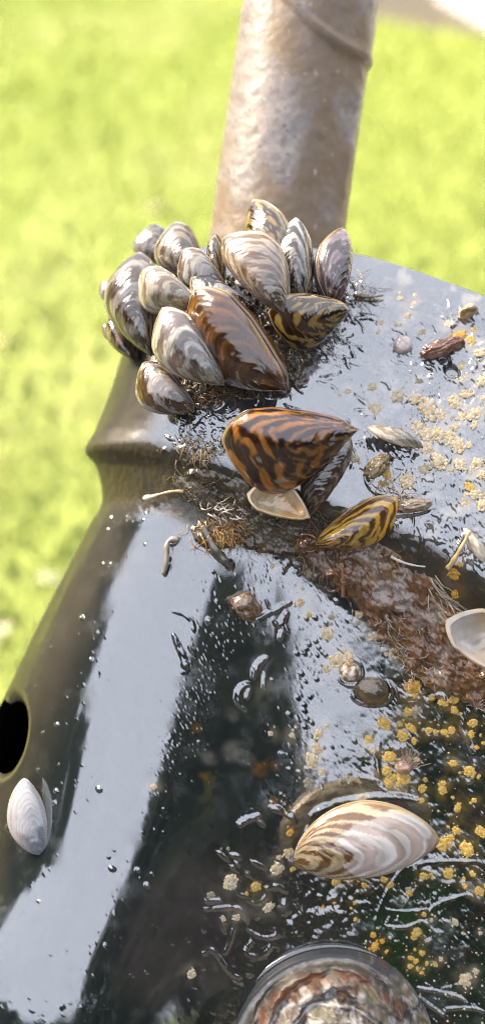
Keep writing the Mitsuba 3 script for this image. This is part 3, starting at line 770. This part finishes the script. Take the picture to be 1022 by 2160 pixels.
mussel('mussel', 'white topped mussel with dark blotches standing between the tallest and the purple one', (640, 634, -4), (624, 458, -7), 92, 16, 1, look((.60, .56, .46), (.075, .05, .045), 4, .9, .45, .2, (.68, .68, .70)), 1.0, 10, G, skew=.85)
mussel('mussel', 'purple brown mussel with a white tip, rightmost upright one of the clump', (702, 642, -3), (720, 480, -7), 76, -28, 1, look((.30, .22, .22), (.08, .05, .055), 3, .3, .5, .22, (.55, .53, .54)), 1.1, 11, G, skew=.85)
mussel('mussel', 'pale pinkish mussel with fine brown stripes leaning left in the clump middle', (606, 666, 3), (472, 500, -3), 116, 12, -1, look((.56, .46, .36), (.25, .16, .09), 7, .35, .4, .22, (.66, .62, .60)), 1.0, 12, G)
mussel('mussel', 'dark brown and yellow zigzag mussel lying flat at the right end of the clump', (740, 652, 2), (564, 658, 1), 122, 26, 1, look((.48, .33, .075), (.045, .022, .008), 4, 1.0, .58, .06), 1.05, 13, G)
mussel('mussel', 'large plain brown mussel, the biggest of the clump', (606, 824, 6), (408, 608, 4), 176, 38, 1, look((.22, .095, .022), (.10, .040, .010), 6, .15, .5, .03, (.40, .33, .25), .8), .95, 14, G)
mussel('mussel', 'white mussel with broad grey blotches left of the biggest brown mussel', (472, 814, 6), (342, 648, 4), 116, 14, 1, look((.68, .63, .52), (.24, .18, .15), 3.6, .5, .42, .28, (.72, .70, .70), .9), 1.0, 15, G)
mussel('mussel', 'smooth pale grey mussel with a ragged brown end, lowest of the clump', (410, 870, 2), (300, 766, -2), 98, 10, 1, look((.50, .47, .46), (.13, .07, .03), 1.6, .3, .36, .3, (.58, .56, .57)), 1.0, 16, G)
mussel('mussel', 'small white mussel peeping out at the left behind the large blue grey one', (262, 640, -18), (216, 592, -20), 40, 0, 1, PALE, 1.0, 17, G, detail=(48, 24))
mussel('mussel', 'small pale mussel at the left edge beside the dark striped one, lower of two', (270, 705, -19), (214, 688, -20), 34, 0, 1, PALE, 1.0, 18, G, detail=(48, 24))

mussel('mussel', 'large dark brown tiger striped mussel alone below the clump', (758, 906, 9), (466, 926, 6), 196, 26, 1, look((.50, .19, .024), (.050, .018, .006), 6, 1.3, .50, .03, (.5, .4, .3), .5), .9, 20, 'mussels on the step', skew=1.4)
mussel('mussel', 'grey brown streaked mussel half hidden under the tiger striped one', (640, 1096, 0), (738, 918, 2), 84, -12, 1, look((.30, .24, .18), (.08, .055, .04), 6, .9, .5, .15), 1.0, 21, 'mussels on the step')
mussel('mussel', 'golden yellow mussel with brown flecks on the step right of the open valve', (664, 1150, 1), (838, 1050, 3), 92, -22, -1, look((.92, .54, .08), (.16, .065, .014), 5, .9, .28, .08, (.6, .5, .35)), 1.0, 22, 'mussels on the step')
mussel('mussel_shell', 'empty cream half shell with its hollow side up under the tiger striped mussel', (655, 1092, 4.5), (520, 1042, 4.5), 84, 168, 1, look((.5, .36, .16), (.3, .18, .07), 3, .3, .4, .1), 1.15, 23, None, 'shell', 1, (96, 44), .04, (.40, .31, .19))
mussel('mussel_shell', 'thin pale shell flake with a dark hollow lying on the shoulder', (892, 946, 1.5), (774, 902, 1.5), 44, -55, 1, look((.66, .62, .50), (.35, .28, .18), 4, .4, .3, .25), .8, 24, None, 'shell', 1, (64, 30), .05, (.10, .09, .06))
mussel('mussel_shell', 'pale open half shell caught in the brown weed at the right edge', (1105, 1440, 9), (940, 1308, 8), 118, 168, 1, look((.56, .36, .14), (.3, .18, .07), 3, .3, .4, .1), .8, 25, None, 'shell', 1, (96, 44), .04, (.36, .32, .28))
mussel('mussel', 'single mussel lying flat on the lower face, pale sky sheen painted in, brown stripes at its rim', (618, 1818, 1), (926, 1772, 1), 164, -6, 1, look((.78, .66, .42), (.26, .13, .045), 6, .35, .34, .16, (1.15, 1.1, 1.12), .8, lambda V: np.minimum(.80 - np.hypot((V[:, 0] - .62) / .42, (V[:, 1] - .06) / .27), 3 * np.hypot((V[:, 0] - .30) / .1, (V[:, 1] - .05) / .05) - 3)), .62, 26, oval=True)  # the ellipse places the painted sky sheen
mussel('mussel', 'smooth pale oval mussel alone on the left flank', (92, 1804, 1.2), (50, 1642, -2.8), 82, -14, 1, look((.46, .46, .47), (.50, .50, .52), 2, .2, .4, .3, (.52, .52, .54), .2), .75, 27, None, 'mussel', 1, rings=0, oval=True)

# ------------------------------------------------------------------ the large encrusted shell at the bottom
cx, cy = 692, 2240
bp, bn = surf(692, 2190)
ring_r = np.array([0, .25, .45, .52, .55, .66, .71, .735, .82, .85, .87, .915, .93, .96, 1.0, 1.01])
ring_z = np.array([1.0, .97, .88, .82, .78, .70, .62, .58, .47, .43, .36, .30, .30, .27, .12, -.1])
na = 260
rr = np.linspace(0, 1.01, 230)
aa = np.linspace(0, 2 * np.pi, na, endpoint=False)
Rr, Aa = np.meshgrid(rr, aa, indexing='ij')
qx = np.stack([Rr * np.cos(Aa), Rr * np.sin(Aa), 0 * Rr], -1)
wv = fb(qx, 2.2, 4, 41)
left = sstep(-.25, .75, np.cos(Aa - 2.25))                       # the layered rim shows on the left, the right edge is overgrown
Rw = np.clip(Rr + (.05 + .10 * (1 - left)) * wv * sstep(.96, .85, Rr) + .05 * (1 - left) * sstep(.2, .8, Rr) * sstep(1.0, .9, Rr), 0, 1.01)
Zh = np.interp(Rw, ring_r, ring_z)
rough = np.maximum(sstep(.92, .86, Rr), sstep(.6, .2, left) * sstep(1.01, .97, Rr))
Zh = Zh + rough * (.10 * fb(qx, 5, 4, 42) + .055 * fb(qx, 17, 4, 43) + .05 * fb(qx, 43, 3, 47)) + .08 * rough * np.sin(2 * np.pi * (Rw * 6.3 + 1.6 * wv))
px_r, px_ry = 235 * CALIPER, 250 * CALIPER
e_x = np.array([1.0, 0, 0]) - bn * bn[0]; e_x /= np.linalg.norm(e_x); e_y = np.cross(bn, e_x)
base = P(cx, cy, bp[2])
Vd = base + e_x * (Rr * np.cos(Aa) * px_r)[..., None] + e_y * (Rr * np.sin(Aa) * px_ry)[..., None] + bn * (Zh * 11.0 - .3)[..., None]
n1, n2, n3 = fb(qx, 6, 4, 44), fb(qx, 18, 4, 45), fb(qx, 45, 3, 46)
cd = np.zeros(Rr.shape + (3,))
cd[:] = (.16, .14, .11)


def mixc(a, b, m):
    return a * (1 - m[..., None]) + np.asarray(b) * m[..., None]


cd = mixc(cd, (.36, .33, .31), sstep(-.02, .16, n2 + .7 * n3))
cd = mixc(cd, (.035, .035, .04), sstep(.04, .16, n1 - .5 * n2 + .3 * n3))
cd = mixc(cd, (.16, .075, .03), sstep(.14, .24, n1 * .6 - n2 * .7 + .3 * n3) * .7)
cd = mixc(cd, (.10, .09, .03), sstep(.06, .2, -n1 + .6 * n3) * .6)
cd = mixc(cd, (.42, .40, .38), np.exp(-((Rw - .545 + .05 * n1) / .014) ** 2) * .8 * sstep(-.2, .1, n2))
cd = mixc(cd, (.40, .39, .38), np.exp(-((Rw - .728 + .04 * n1) / .012) ** 2) * .8 * sstep(-.25, 0, n2))
cd = mixc(cd, (.17, .062, .02), np.exp(-((Rw - .815) / .04) ** 2) * np.clip(.6 + 3 * n2 + 3 * n1, 0, 1) * left)
for q_ in (.30, .44, .63):
    cd = mixc(cd, (.40, .38, .36), np.exp(-((Rw - q_ + .05 * n1) / .010) ** 2) * .8)
    cd = mixc(cd, (.03, .03, .03), np.exp(-((Rw - q_ - .03 + .05 * n1) / .012) ** 2) * .85)
cd = mixc(cd, (.05, .045, .03), np.exp(-((Rw - .885) / .025) ** 2) * left)
cd = mixc(cd, (.26, .26, .26), np.exp(-((Rw - .922) / .011) ** 2) * .8 * left)
cd = mixc(cd, (.028, .032, .036), sstep(.93, .945, Rw) * left)
cut = int(np.searchsorted(rr, .93))
Fd = grid_faces(230, na, True)
fa = Fd[:, :].min(1) // na
scene['encrusted_shell__crust'] = mikit.ply(trimesh.Trimesh(world(Vd.reshape(-1, 3)), Fd, process=False), 'damp_growth', smooth=True, color=np.clip(cd.reshape(-1, 3), .004, .9))
tag('encrusted_shell', 'large round encrusted shell with rusty growth rings and a grey rim at the bottom', 'shell')
# its wet grey outer lip
lip = [base + e_x * math.cos(a) * px_r * 1.0 + e_y * math.sin(a) * px_ry * 1.0 + bn * 1.0 for a in np.linspace(.35 * np.pi, 1.25 * np.pi, 121)]
scene['encrusted_shell__rim'] = mikit.ply((lambda t_: (world(t_[0]), t_[1]))(tube(np.array(lip), 0.75 * np.sin(np.linspace(.06, np.pi - .06, 121)) ** .4, 10)), 'wet_slime', smooth=True)

# ------------------------------------------------------------------ crust spots
CREAM, YELL, ORAN, DULL = (.46, .38, .25), (.45, .30, .075), (.44, .25, .04), (.24, .22, .16)
SPOT_SHAPES = {}


def spot_mesh(kind, var):
    r = np.random.default_rng(100 + var)
    m = trimesh.creation.icosphere(subdivisions=2)
    mv = np.array(m.vertices)
    lobes = np.array([[r.uniform(-.34, .34), r.uniform(-.34, .34), r.uniform(.25, .5)] for _ in range(2)] + [[0, 0, .62], [0, 0, .58]])
    parts, cols = [], []
    for i in range(95):
        l = lobes[r.integers(0, 4)]
        a, q = r.random() * 6.28, l[2] * math.sqrt(r.random()) * (1.3 if r.random() < .16 else 1)
        x, y = l[0] + q * math.cos(a), l[1] + q * math.sin(a)
        d = math.hypot(x, y)
        g = r.uniform(.09, .22) * (1.1 - .4 * d)
        v = mv * (1 + .6 * fb(mv + i, 1.7, 2, var)[:, None]) * g * [1, 1, .75] + [x, y, max(0, .17 * (1 - d * d)) + r.uniform(-.03, .05)]
        parts.append((v, np.array(m.faces)))
        cols.append(np.asarray(kind) * r.uniform(.72, 1.28) * (1 + .5 * fb(v, 9.0, 2, i)[:, None]) * (1 + np.array([.05, 0, -.12]) * r.normal()))
    v, f = join(parts)
    return (v, f), np.clip(np.vstack(cols), .02, .85)


shapes = {}
for k_, tone in (('c', CREAM), ('y', YELL), ('o', ORAN), ('d', DULL)):
    shapes[k_] = []
    for var in range(5):
        m_, c_ = spot_mesh(tone, var + 10 * ord(k_))
        shapes[k_].append(mikit.ply(m_, 'damp_growth', smooth=True, color=c_))
sat = np.random.default_rng(77)
for q in SPOTS[::2][:95]:                             # each patch has smaller satellites
    a_, l_ = sat.uniform(0, 6.28), q[2] * sat.uniform(1.2, 2.4)
    SPOTS.append((q[0] + l_ * math.cos(a_), q[1] + l_ * math.sin(a_), max(3.2, q[2] * sat.uniform(.3, .6)), q[3]))
for i, (x, y, r, k_) in enumerate(SPOTS):
    p, n = surf(x, y)
    kk = near(x, y, 2.5)
    h0 = disp[kk].mean() if len(kk) else 0
    R_ = 1.38 * r * rng.uniform(.75, 1.25) * CALIPER * (REACH - p[2]) / REACH / 1000
    nw = n @ AX
    a = rng.random() * 6.28
    ex = np.cross(nw, [math.cos(a), .3, math.sin(a)]); ex /= np.linalg.norm(ex); ey = np.cross(nw, ex)
    M = np.eye(4)
    M[:3, 0], M[:3, 1], M[:3, 2], M[:3, 3] = ex * R_ * rng.uniform(.7, 1.3), ey * R_ * rng.uniform(.75, 1.1), nw * R_ * .62, world(p + n * (h0 - .02))
    key = key_for('anchor__crust_spot')
    scene[key] = {**shapes[k_][i % 5], 'to_world': mi.ScalarTransform4f(M)}

# tiny pale specks on the mossy corner, past counting
sp = []
small = trimesh.creation.icosphere(subdivisions=1)
for _ in range(420):
    x, y = r_.uniform(770, 1022), r_.uniform(1780, 2160)
    if r_.random() < .25:
        x, y = r_.uniform(640, 1022), r_.uniform(1500, 1800)
    if r_.random() < .22:
        x, y = r_.uniform(770, 1022), r_.uniform(780, 1100)
    p, n = surf(x, y)
    r = r_.choice([1.0, 1.6, 2.6], p=[.5, .35, .15]) * CALIPER
    v = np.array(small.vertices) * r * (1 + .5 * fb(np.array(small.vertices) + _, 1.3, 2))[:, None]
    sp.append((v + p + n * .1, small.faces))
V, F = join(sp)
scene['anchor__speck'] = mikit.ply((world(V), F), 'damp_growth', smooth=True, color=np.tile((.36, .33, .25), (len(V), 1)))
labels['anchor__speck'] = {'label': 'tiny pale specks strewn over the mossy lower right', 'kind': 'stuff'}

# ------------------------------------------------------------------ brown weed in the step


def on(x, y, h):
    p, n = surf(x, y)
    return p + n * h


def weed_patch(mask, lift, seed, base=(.135, .070, .032), pale=(.27, .215, .175), warm=(.15, .075, .012), coarse=.5):
    """a matted lump following the body where mask > 0"""
    mask = np.clip(mask + sstep(0, .3, mask) * (1.1 * fb(fp, .35, 4, seed + 8) + .5 * fb(fp, 1.2, 3, seed + 9)), 0, 1)
    sel = mask > 0.02
    full = np.zeros(nr * nc)
    full[idx] = mask
    hh = np.zeros(nr * nc)
    nz = 1.15 * fb(fp, coarse, 4, seed) + .22 * fb(fp, 1.6, 3, seed + 1) + .28 * (1 - 4 * np.abs(fb(fp, .45, 3, seed + 2)))
    nz = .45 * nz + .55 * (np.floor(nz * 5 + .5) / 5)              # torn plates, one over the other
    hh[idx] = np.where(sel, sstep(0, .5, mask) * (lift + lift * 2.6 * nz) - .15, -.3)
    V = body.copy()
    V[idx] += fn_ * hh[idx][:, None]
    keepf = (full[bodyF] > 0.02).all(1)
    F = bodyF[keepf]
    used, inv = np.unique(F, return_inverse=True)
    cc = np.zeros((nr * nc, 3))
    a = fb(fp, .35, 4, seed + 4) + .5 * fb(fp, 1.5, 3, seed + 5)
    base = np.asarray(base) * (1 + 2.2 * a[:, None])
    base = lay(base, sstep(.0, .12, fb(fp, .2, 3, seed + 6) + .35 * a) * .85, pale)
    base = lay(base, sstep(.05, .2, -fb(fp, .25, 3, seed + 7) + .2 * a) * .6, warm)
    cc[idx] = base
    return V[used], inv.reshape(-1, 3), np.clip(cc[used], .01, .8)


def blobs(*es):
    m = np.zeros(len(idx))
    for e in es:
        m = np.maximum(m, ell(*e, .55))
    return m


def fibres(n, sampler, length, rad, lift, colour, seed, flow=0.0, spread=1.2, curl=.9):
    r = np.random.default_rng(seed)
    parts, cols = [], []
    for _ in range(n):
        x, y = sampler(r)
        a = flow + r.normal(0, spread)
        L = r.uniform(*length)
        pts, h = [], r.uniform(0.1, lift)
        bend = r.normal(0, curl)
        for t_ in np.linspace(0, 1, 6):
            pts.append(on(x, y, h + .5 * lift * math.sin(math.pi * t_) * r.uniform(.5, 1.2)))
            x += L / 5 * math.cos(a + bend * t_)
            y += L / 5 * math.sin(a + bend * t_)
        v, f = tube(np.array(pts), np.linspace(1, .35, 6) * r.uniform(*rad), 4)
        parts.append((v, f))
        cols.append(np.tile(np.asarray(colour) * r.uniform(.5, 1.6), (len(v), 1)))
    V, F = join(parts)
    return V, F, np.clip(np.vstack(cols), .004, .8)


def line_sampler(pts, wx, wy):
    p = np.asarray(pts, float)

    def f(r):
        t_ = r.uniform(0, len(p) - 1.001)
        i = int(t_)
        q = p[i] + (p[i + 1] - p[i]) * (t_ - i)
        return q[0] + r.normal(0, wx), q[1] + r.normal(0, wy)
    return f


def stuff_mesh(key, parts, bsdf):
    V, F = join([(p[0], p[1]) for p in parts])
    scene[key] = mikit.ply((world(V), F), bsdf, smooth=True, color=np.vstack([p[2] for p in parts]))


mat = weed_patch(blobs((705, 1168, 70, 30, .3), (775, 1208, 88, 50, .5), (865, 1292, 110, 64, .75), (938, 1372, 115, 64, .6), (1000, 1395, 60, 44, .3)), 1.0, 61, coarse=.22)
fb1 = fibres(300, line_sampler([(640, 1150), (740, 1190), (830, 1260), (900, 1330), (1010, 1420)], 34, 30), (14, 60), (.05, .12), 1.3, (.14, .075, .034), 62, .55, .8)
fb2 = fibres(160, line_sampler([(800, 1310), (870, 1350), (900, 1440)], 34, 24), (10, 40), (.05, .10), 1.6, (.30, .26, .22), 63, .55, 1.0)
fb3 = fibres(60, line_sampler([(905, 1225), (950, 1290), (985, 1330)], 8, 12), (40, 90), (.10, .22), 1.8, (.34, .28, .20), 64, .85, .25, .4)
stuff_mesh('brown_weed', [mat, fb1, fb2, fb3], 'wet_film')
tag('brown_weed', 'matted reddish brown weed filling the step of the anchor at the right', 'weed', kind='stuff')

mat = weed_patch(blobs((480, 1048, 90, 34, .35), (560, 1128, 95, 30, .2), (455, 1128, 40, 26, .3)), .55, 71, (.045, .033, .015), (.10, .085, .06), (.13, .075, .018))
f1_ = fibres(420, line_sampler([(390, 1010), (450, 1060), (520, 1100), (640, 1150)], 26, 22), (10, 42), (.04, .10), .9, (.075, .052, .018), 72, .5, 1.0)
f2_ = fibres(190, line_sampler([(425, 1120), (470, 1130), (500, 1100)], 16, 14), (14, 44), (.05, .13), 1.6, (.28, .16, .04), 73, 1.2, .8)
f3_ = fibres(36, line_sampler([(445, 1065), (500, 1080)], 20, 10), (14, 32), (.10, .20), 1.6, (.50, .45, .38), 74, .4, .7)
stuff_mesh('olive_weed', [mat, f1_, f2_, f3_], 'wet_weed')
tag('olive_weed', 'thin olive and golden weed in the step left of the open half shell', 'weed', kind='stuff')

# threads by which the mussels hold on
th = []
for k_, (pts, c_, n_, fl) in enumerate([([(400, 860), (440, 830), (500, 820)], (.13, .07, .02), 90, -.5), ([(620, 760), (650, 740), (700, 700)], (.06, .05, .035), 70, .3), ([(740, 620), (775, 628)], (.16, .11, .04), 30, .1),
                                        ([(390, 920), (420, 945), (440, 960)], (.26, .19, .10), 70, .7), ([(640, 1080), (670, 1090), (680, 1130)], (.09, .055, .03), 70, .8), ([(790, 1000), (830, 1040), (880, 1075)], (.30, .18, .06), 40, .4)]):
    th.append(fibres(n_, line_sampler(pts, 14, 12), (10, 46), (.05, .13), 1.0, c_, 80 + k_, fl, .9))
th.append(weed_patch(blobs((480, 700, 150, 90, .5), (560, 660, 60, 40, 0), (395, 800, 50, 40, 0), (640, 625, 70, 24, 0)), 1.0, 95, (.026, .017, .008), (.05, .04, .03), (.06, .03, .008)))  # mud and byssus mat, its colour darkened to paint shade between the shells
th.append(fibres(420, line_sampler([(360, 760), (420, 820), (510, 800), (600, 730), (640, 640)], 24, 20), (12, 40), (.05, .13), 1.6, (.06, .036, .013), 97, .4, 1.0))
stuff_mesh('byssus_thread', th, 'wet_weed')
tag('byssus_thread', 'fine brown and tan threads holding the mussels to the wet anchor', 'threads', kind='stuff')

# ------------------------------------------------------------------ small single things


def lump(name, label, cat, x, y, rx, ry, hz, rot, seed, colours, bsdf='wet_stone', rough=.35, freq=1.3, lift=0.2, sub=4, facet=0):
    m = trimesh.creation.icosphere(subdivisions=sub)
    v = np.array(m.vertices)
    if facet:
        r = np.random.default_rng(seed)
        for _ in range(facet):
            d = r.standard_normal(3); d /= np.linalg.norm(d)
            o = r.uniform(.55, .8)
            s = v @ d - o
            v -= np.maximum(s, 0)[:, None] * d
    g = fb(v + seed, freq, 4, seed)
    v *= (1 + rough * g)[:, None]
    h = fb(v * 1.0 + seed, freq * 2.2, 4, seed + 3)
    c = np.asarray(colours[0]) * (1 - sstep(-.12, .12, h)[:, None]) + np.asarray(colours[1]) * sstep(-.12, .12, h)[:, None]
    p, n = surf(x, y)
    a = np.array([math.cos(rot), -math.sin(rot), 0]); a -= n * (a @ n); a /= np.linalg.norm(a)
    b = np.cross(n, a)
    k = CALIPER * (REACH - p[2]) / REACH
    V = p + n * (lift + hz * .35) + (v[:, :1] * rx * k) * a + (v[:, 1:2] * ry * k) * b + (v[:, 2:] * hz) * n
    key = key_for(name)
    scene[key] = mikit.ply((world(V), m.faces), bsdf, smooth=True, color=np.clip(c, .004, .85))
    tag(key, label, cat)


def strand(name, label, cat, pts, rad, colour, bsdf='wet_weed', tip=None, taper=.6, sides=8):
    p3 = np.array([on(x, y, h) for x, y, h in pts])
    t_ = np.arange(len(p3))
    q = CubicSpline(t_, p3)(np.linspace(0, len(p3) - 1, 10 * (len(p3) - 1) + 1)) if len(p3) > 2 else np.linspace(p3[0], p3[1], 14)
    s = np.linspace(0, 1, len(q))
    r = rad * (1 - (1 - taper) * s) * (1 + .12 * np.sin(s * 19 + len(q)))
    if tip:
        r = r * (1 + 1.3 * np.exp(-((s - .93) / .07) ** 2))
    V, F = tube(q, r, sides)
    c = np.tile(colour, (len(V), 1)) * (1 + .5 * fb(V, 2.2, 3, 5)[:, None])
    if tip:
        ss = np.append(np.repeat(s, sides), [0, 1])
        m = sstep(.6, .8, ss)[:, None]
        c = c * (1 - m) + np.asarray(tip) * m
    key = key_for(name)
    scene[key] = mikit.ply((world(V), F), bsdf, smooth=True, color=np.clip(c, .004, .85))
    tag(key, label, cat)


lump('pebble', 'angular brown and grey pebble stuck beside the bright band of the lower face', 'pebble', 516, 1272, 40, 36, 2.6, .5, 5, [(.09, .045, .014), (.20, .15, .11)], facet=9, rough=.5, freq=2.2)
lump('snail', 'tiny round brown and white snail in a ring of water', 'snail', 737, 1416, 23, 21, 2.0, .4, 8, [(.16, .09, .035), (.50, .46, .40)], rough=.1)
lump('weed_scrap', 'dark red brown scrap on the shoulder near the right edge', 'scrap', 930, 738, 42, 16, 2.0, -.35, 9, [(.10, .035, .018), (.24, .12, .08)], bsdf='wet_weed', rough=.8, freq=2.0)
lump('weed_scrap', 'brown ragged crust on the step beside the golden mussel', 'scrap', 875, 1066, 34, 14, 1.6, -.2, 12, [(.22, .13, .05), (.30, .26, .22)], bsdf='wet_weed', rough=.8, freq=2.0)
lump('weed_scrap', 'speckled brown scrap between the tiger striped mussel and the shell flake', 'scrap', 795, 985, 32, 17, 1.6, -.75, 15, [(.10, .065, .025), (.34, .25, .12)], bsdf='wet_weed', rough=.8, freq=2.2)
lump('weed_scrap', 'golden brown flap near the right end of the anchor rim', 'scrap', 985, 664, 22, 12, 2.2, -.4, 18, [(.22, .12, .03), (.42, .34, .24)], bsdf='wet_weed', rough=.6)
lump('weed_scrap', 'pinkish grey crust patch on the shoulder left of the dark red scrap', 'scrap', 848, 730, 20, 20, 1.0, .2, 21, [(.30, .24, .22), (.46, .40, .38)], rough=.5)
lump('slime_blob', 'dark glassy knob of slime with brown edges in the middle of the lower face', 'slime', 783, 1455, 36, 30, 2.0, .2, 24, [(.05, .045, .025), (.10, .07, .03)], bsdf='wet_shell', rough=.35)
lump('weed_scrap', 'pale curled fragment hanging on the left of the speckled scrap', 'scrap', 1000, 1150, 12, 40, 1.6, -.5, 31, [(.40, .33, .20), (.60, .56, .48)], bsdf='wet_weed', rough=.5)
strand('twig', 'short upright reddish twig below the golden mussel', 'twig', [(724, 1256, .8), (724, 1225, 1.2), (722, 1190, 1.4)], .42, (.26, .13, .07))
strand('root_hair', 'tan hair with a swollen white tip lying across the step at the left', 'hair', [(392, 1036, .8), (370, 1036, 1.4), (345, 1043, 1.8), (316, 1054, 1.6)], .36, (.34, .24, .12), tip=(.66, .60, .50), taper=.9)
strand('root_hair', 'dark brown hair sticking out right of the purple brown mussel', 'hair', [(745, 626, .8), (775, 632, 1.0), (808, 627, 1.0)], .42, (.13, .09, .04), taper=.4)
strand('root_hair', 'pale yellow stalk on the shoulder at the right edge', 'hair', [(945, 1195, .8), (965, 1165, 1.8), (990, 1120, 2.0)], .60, (.52, .40, .20), taper=.5)
strand('root_hair', 'white sliver lying on the brown weed', 'hair', [(825, 1168, 1.2), (860, 1180, 1.8), (898, 1190, 1.4)], .36, (.55, .48, .42), taper=.4)
strand('worm_case', 'grey ridged worm case on the bright band of the lower face', 'worm case', [(380, 1140, .7), (358, 1150, 1.1), (356, 1180, 1.3), (347, 1212, .8)], .62, (.20, .17, .13), taper=.75)
strand('worm_case', 'dark glassy worm case with a bright tip below the olive weed', 'worm case', [(428, 1110, .8), (445, 1150, 1.5), (466, 1178, 1.6), (482, 1194, .8)], .95, (.075, .068, .05), bsdf='wet_shell', taper=.8)
strand('worm_case', 'brown ring shaped case beside the reddish twig', 'worm case', [(680, 1228, .5), (690, 1208, 1.0), (712, 1210, 1.1), (720, 1230, .8), (704, 1246, .4), (684, 1238, .3)], .36, (.08, .05, .022), bsdf='wet_shell', taper=.9)
strand('worm_case', 'coiled golden brown case in the step under the open half shell', 'worm case', [(634, 1130, 1.2), (650, 1124, 1.6), (668, 1138, 1.6), (660, 1160, 1.2), (636, 1154, 1.0), (630, 1134, .9)], .30, (.12, .065, .02), taper=.9)


def tuft(name, label, x, y, ang, n, L, colour, seed):
    r = np.random.default_rng(seed)
    parts, cols = [], []
    for i in range(n):
        a = ang + r.normal(0, .55)
        l = L * r.uniform(.5, 1)
        pts = [on(x + l * math.cos(a) * t_, y + l * math.sin(a) * t_, .3 + 2.2 * t_ * r.uniform(.6, 1.1)) for t_ in (0, .35, .7, 1)]
        v, f = tube(np.array(pts), np.linspace(.11, .03, 4), 4)
        parts.append((v, f)); cols.append(np.tile(np.asarray(colour) * r.uniform(.6, 1.3), (len(v), 1)))
    V, F = join(parts)
    key = key_for(name)
    scene[key] = mikit.ply((world(V), F), 'wet_weed', smooth=True, color=np.clip(np.vstack(cols), .01, .8))
    tag(key, label, 'tuft')


tuft('hair_tuft', 'fan of pale bristles with a pink foot among the yellow spots', 858, 1622, -1.5, 44, 54, (.36, .30, .24), 91)
tuft('hair_tuft', 'small pinkish bristle tuft near the right edge below the weed', 1002, 1492, -.9, 26, 34, (.42, .30, .25), 92)
lump('weed_scrap', 'pink brown foot of the bristle fan among the yellow spots', 'scrap', 850, 1618, 18, 14, 1.2, 0, 33, [(.26, .14, .09), (.34, .24, .16)], bsdf='wet_weed')
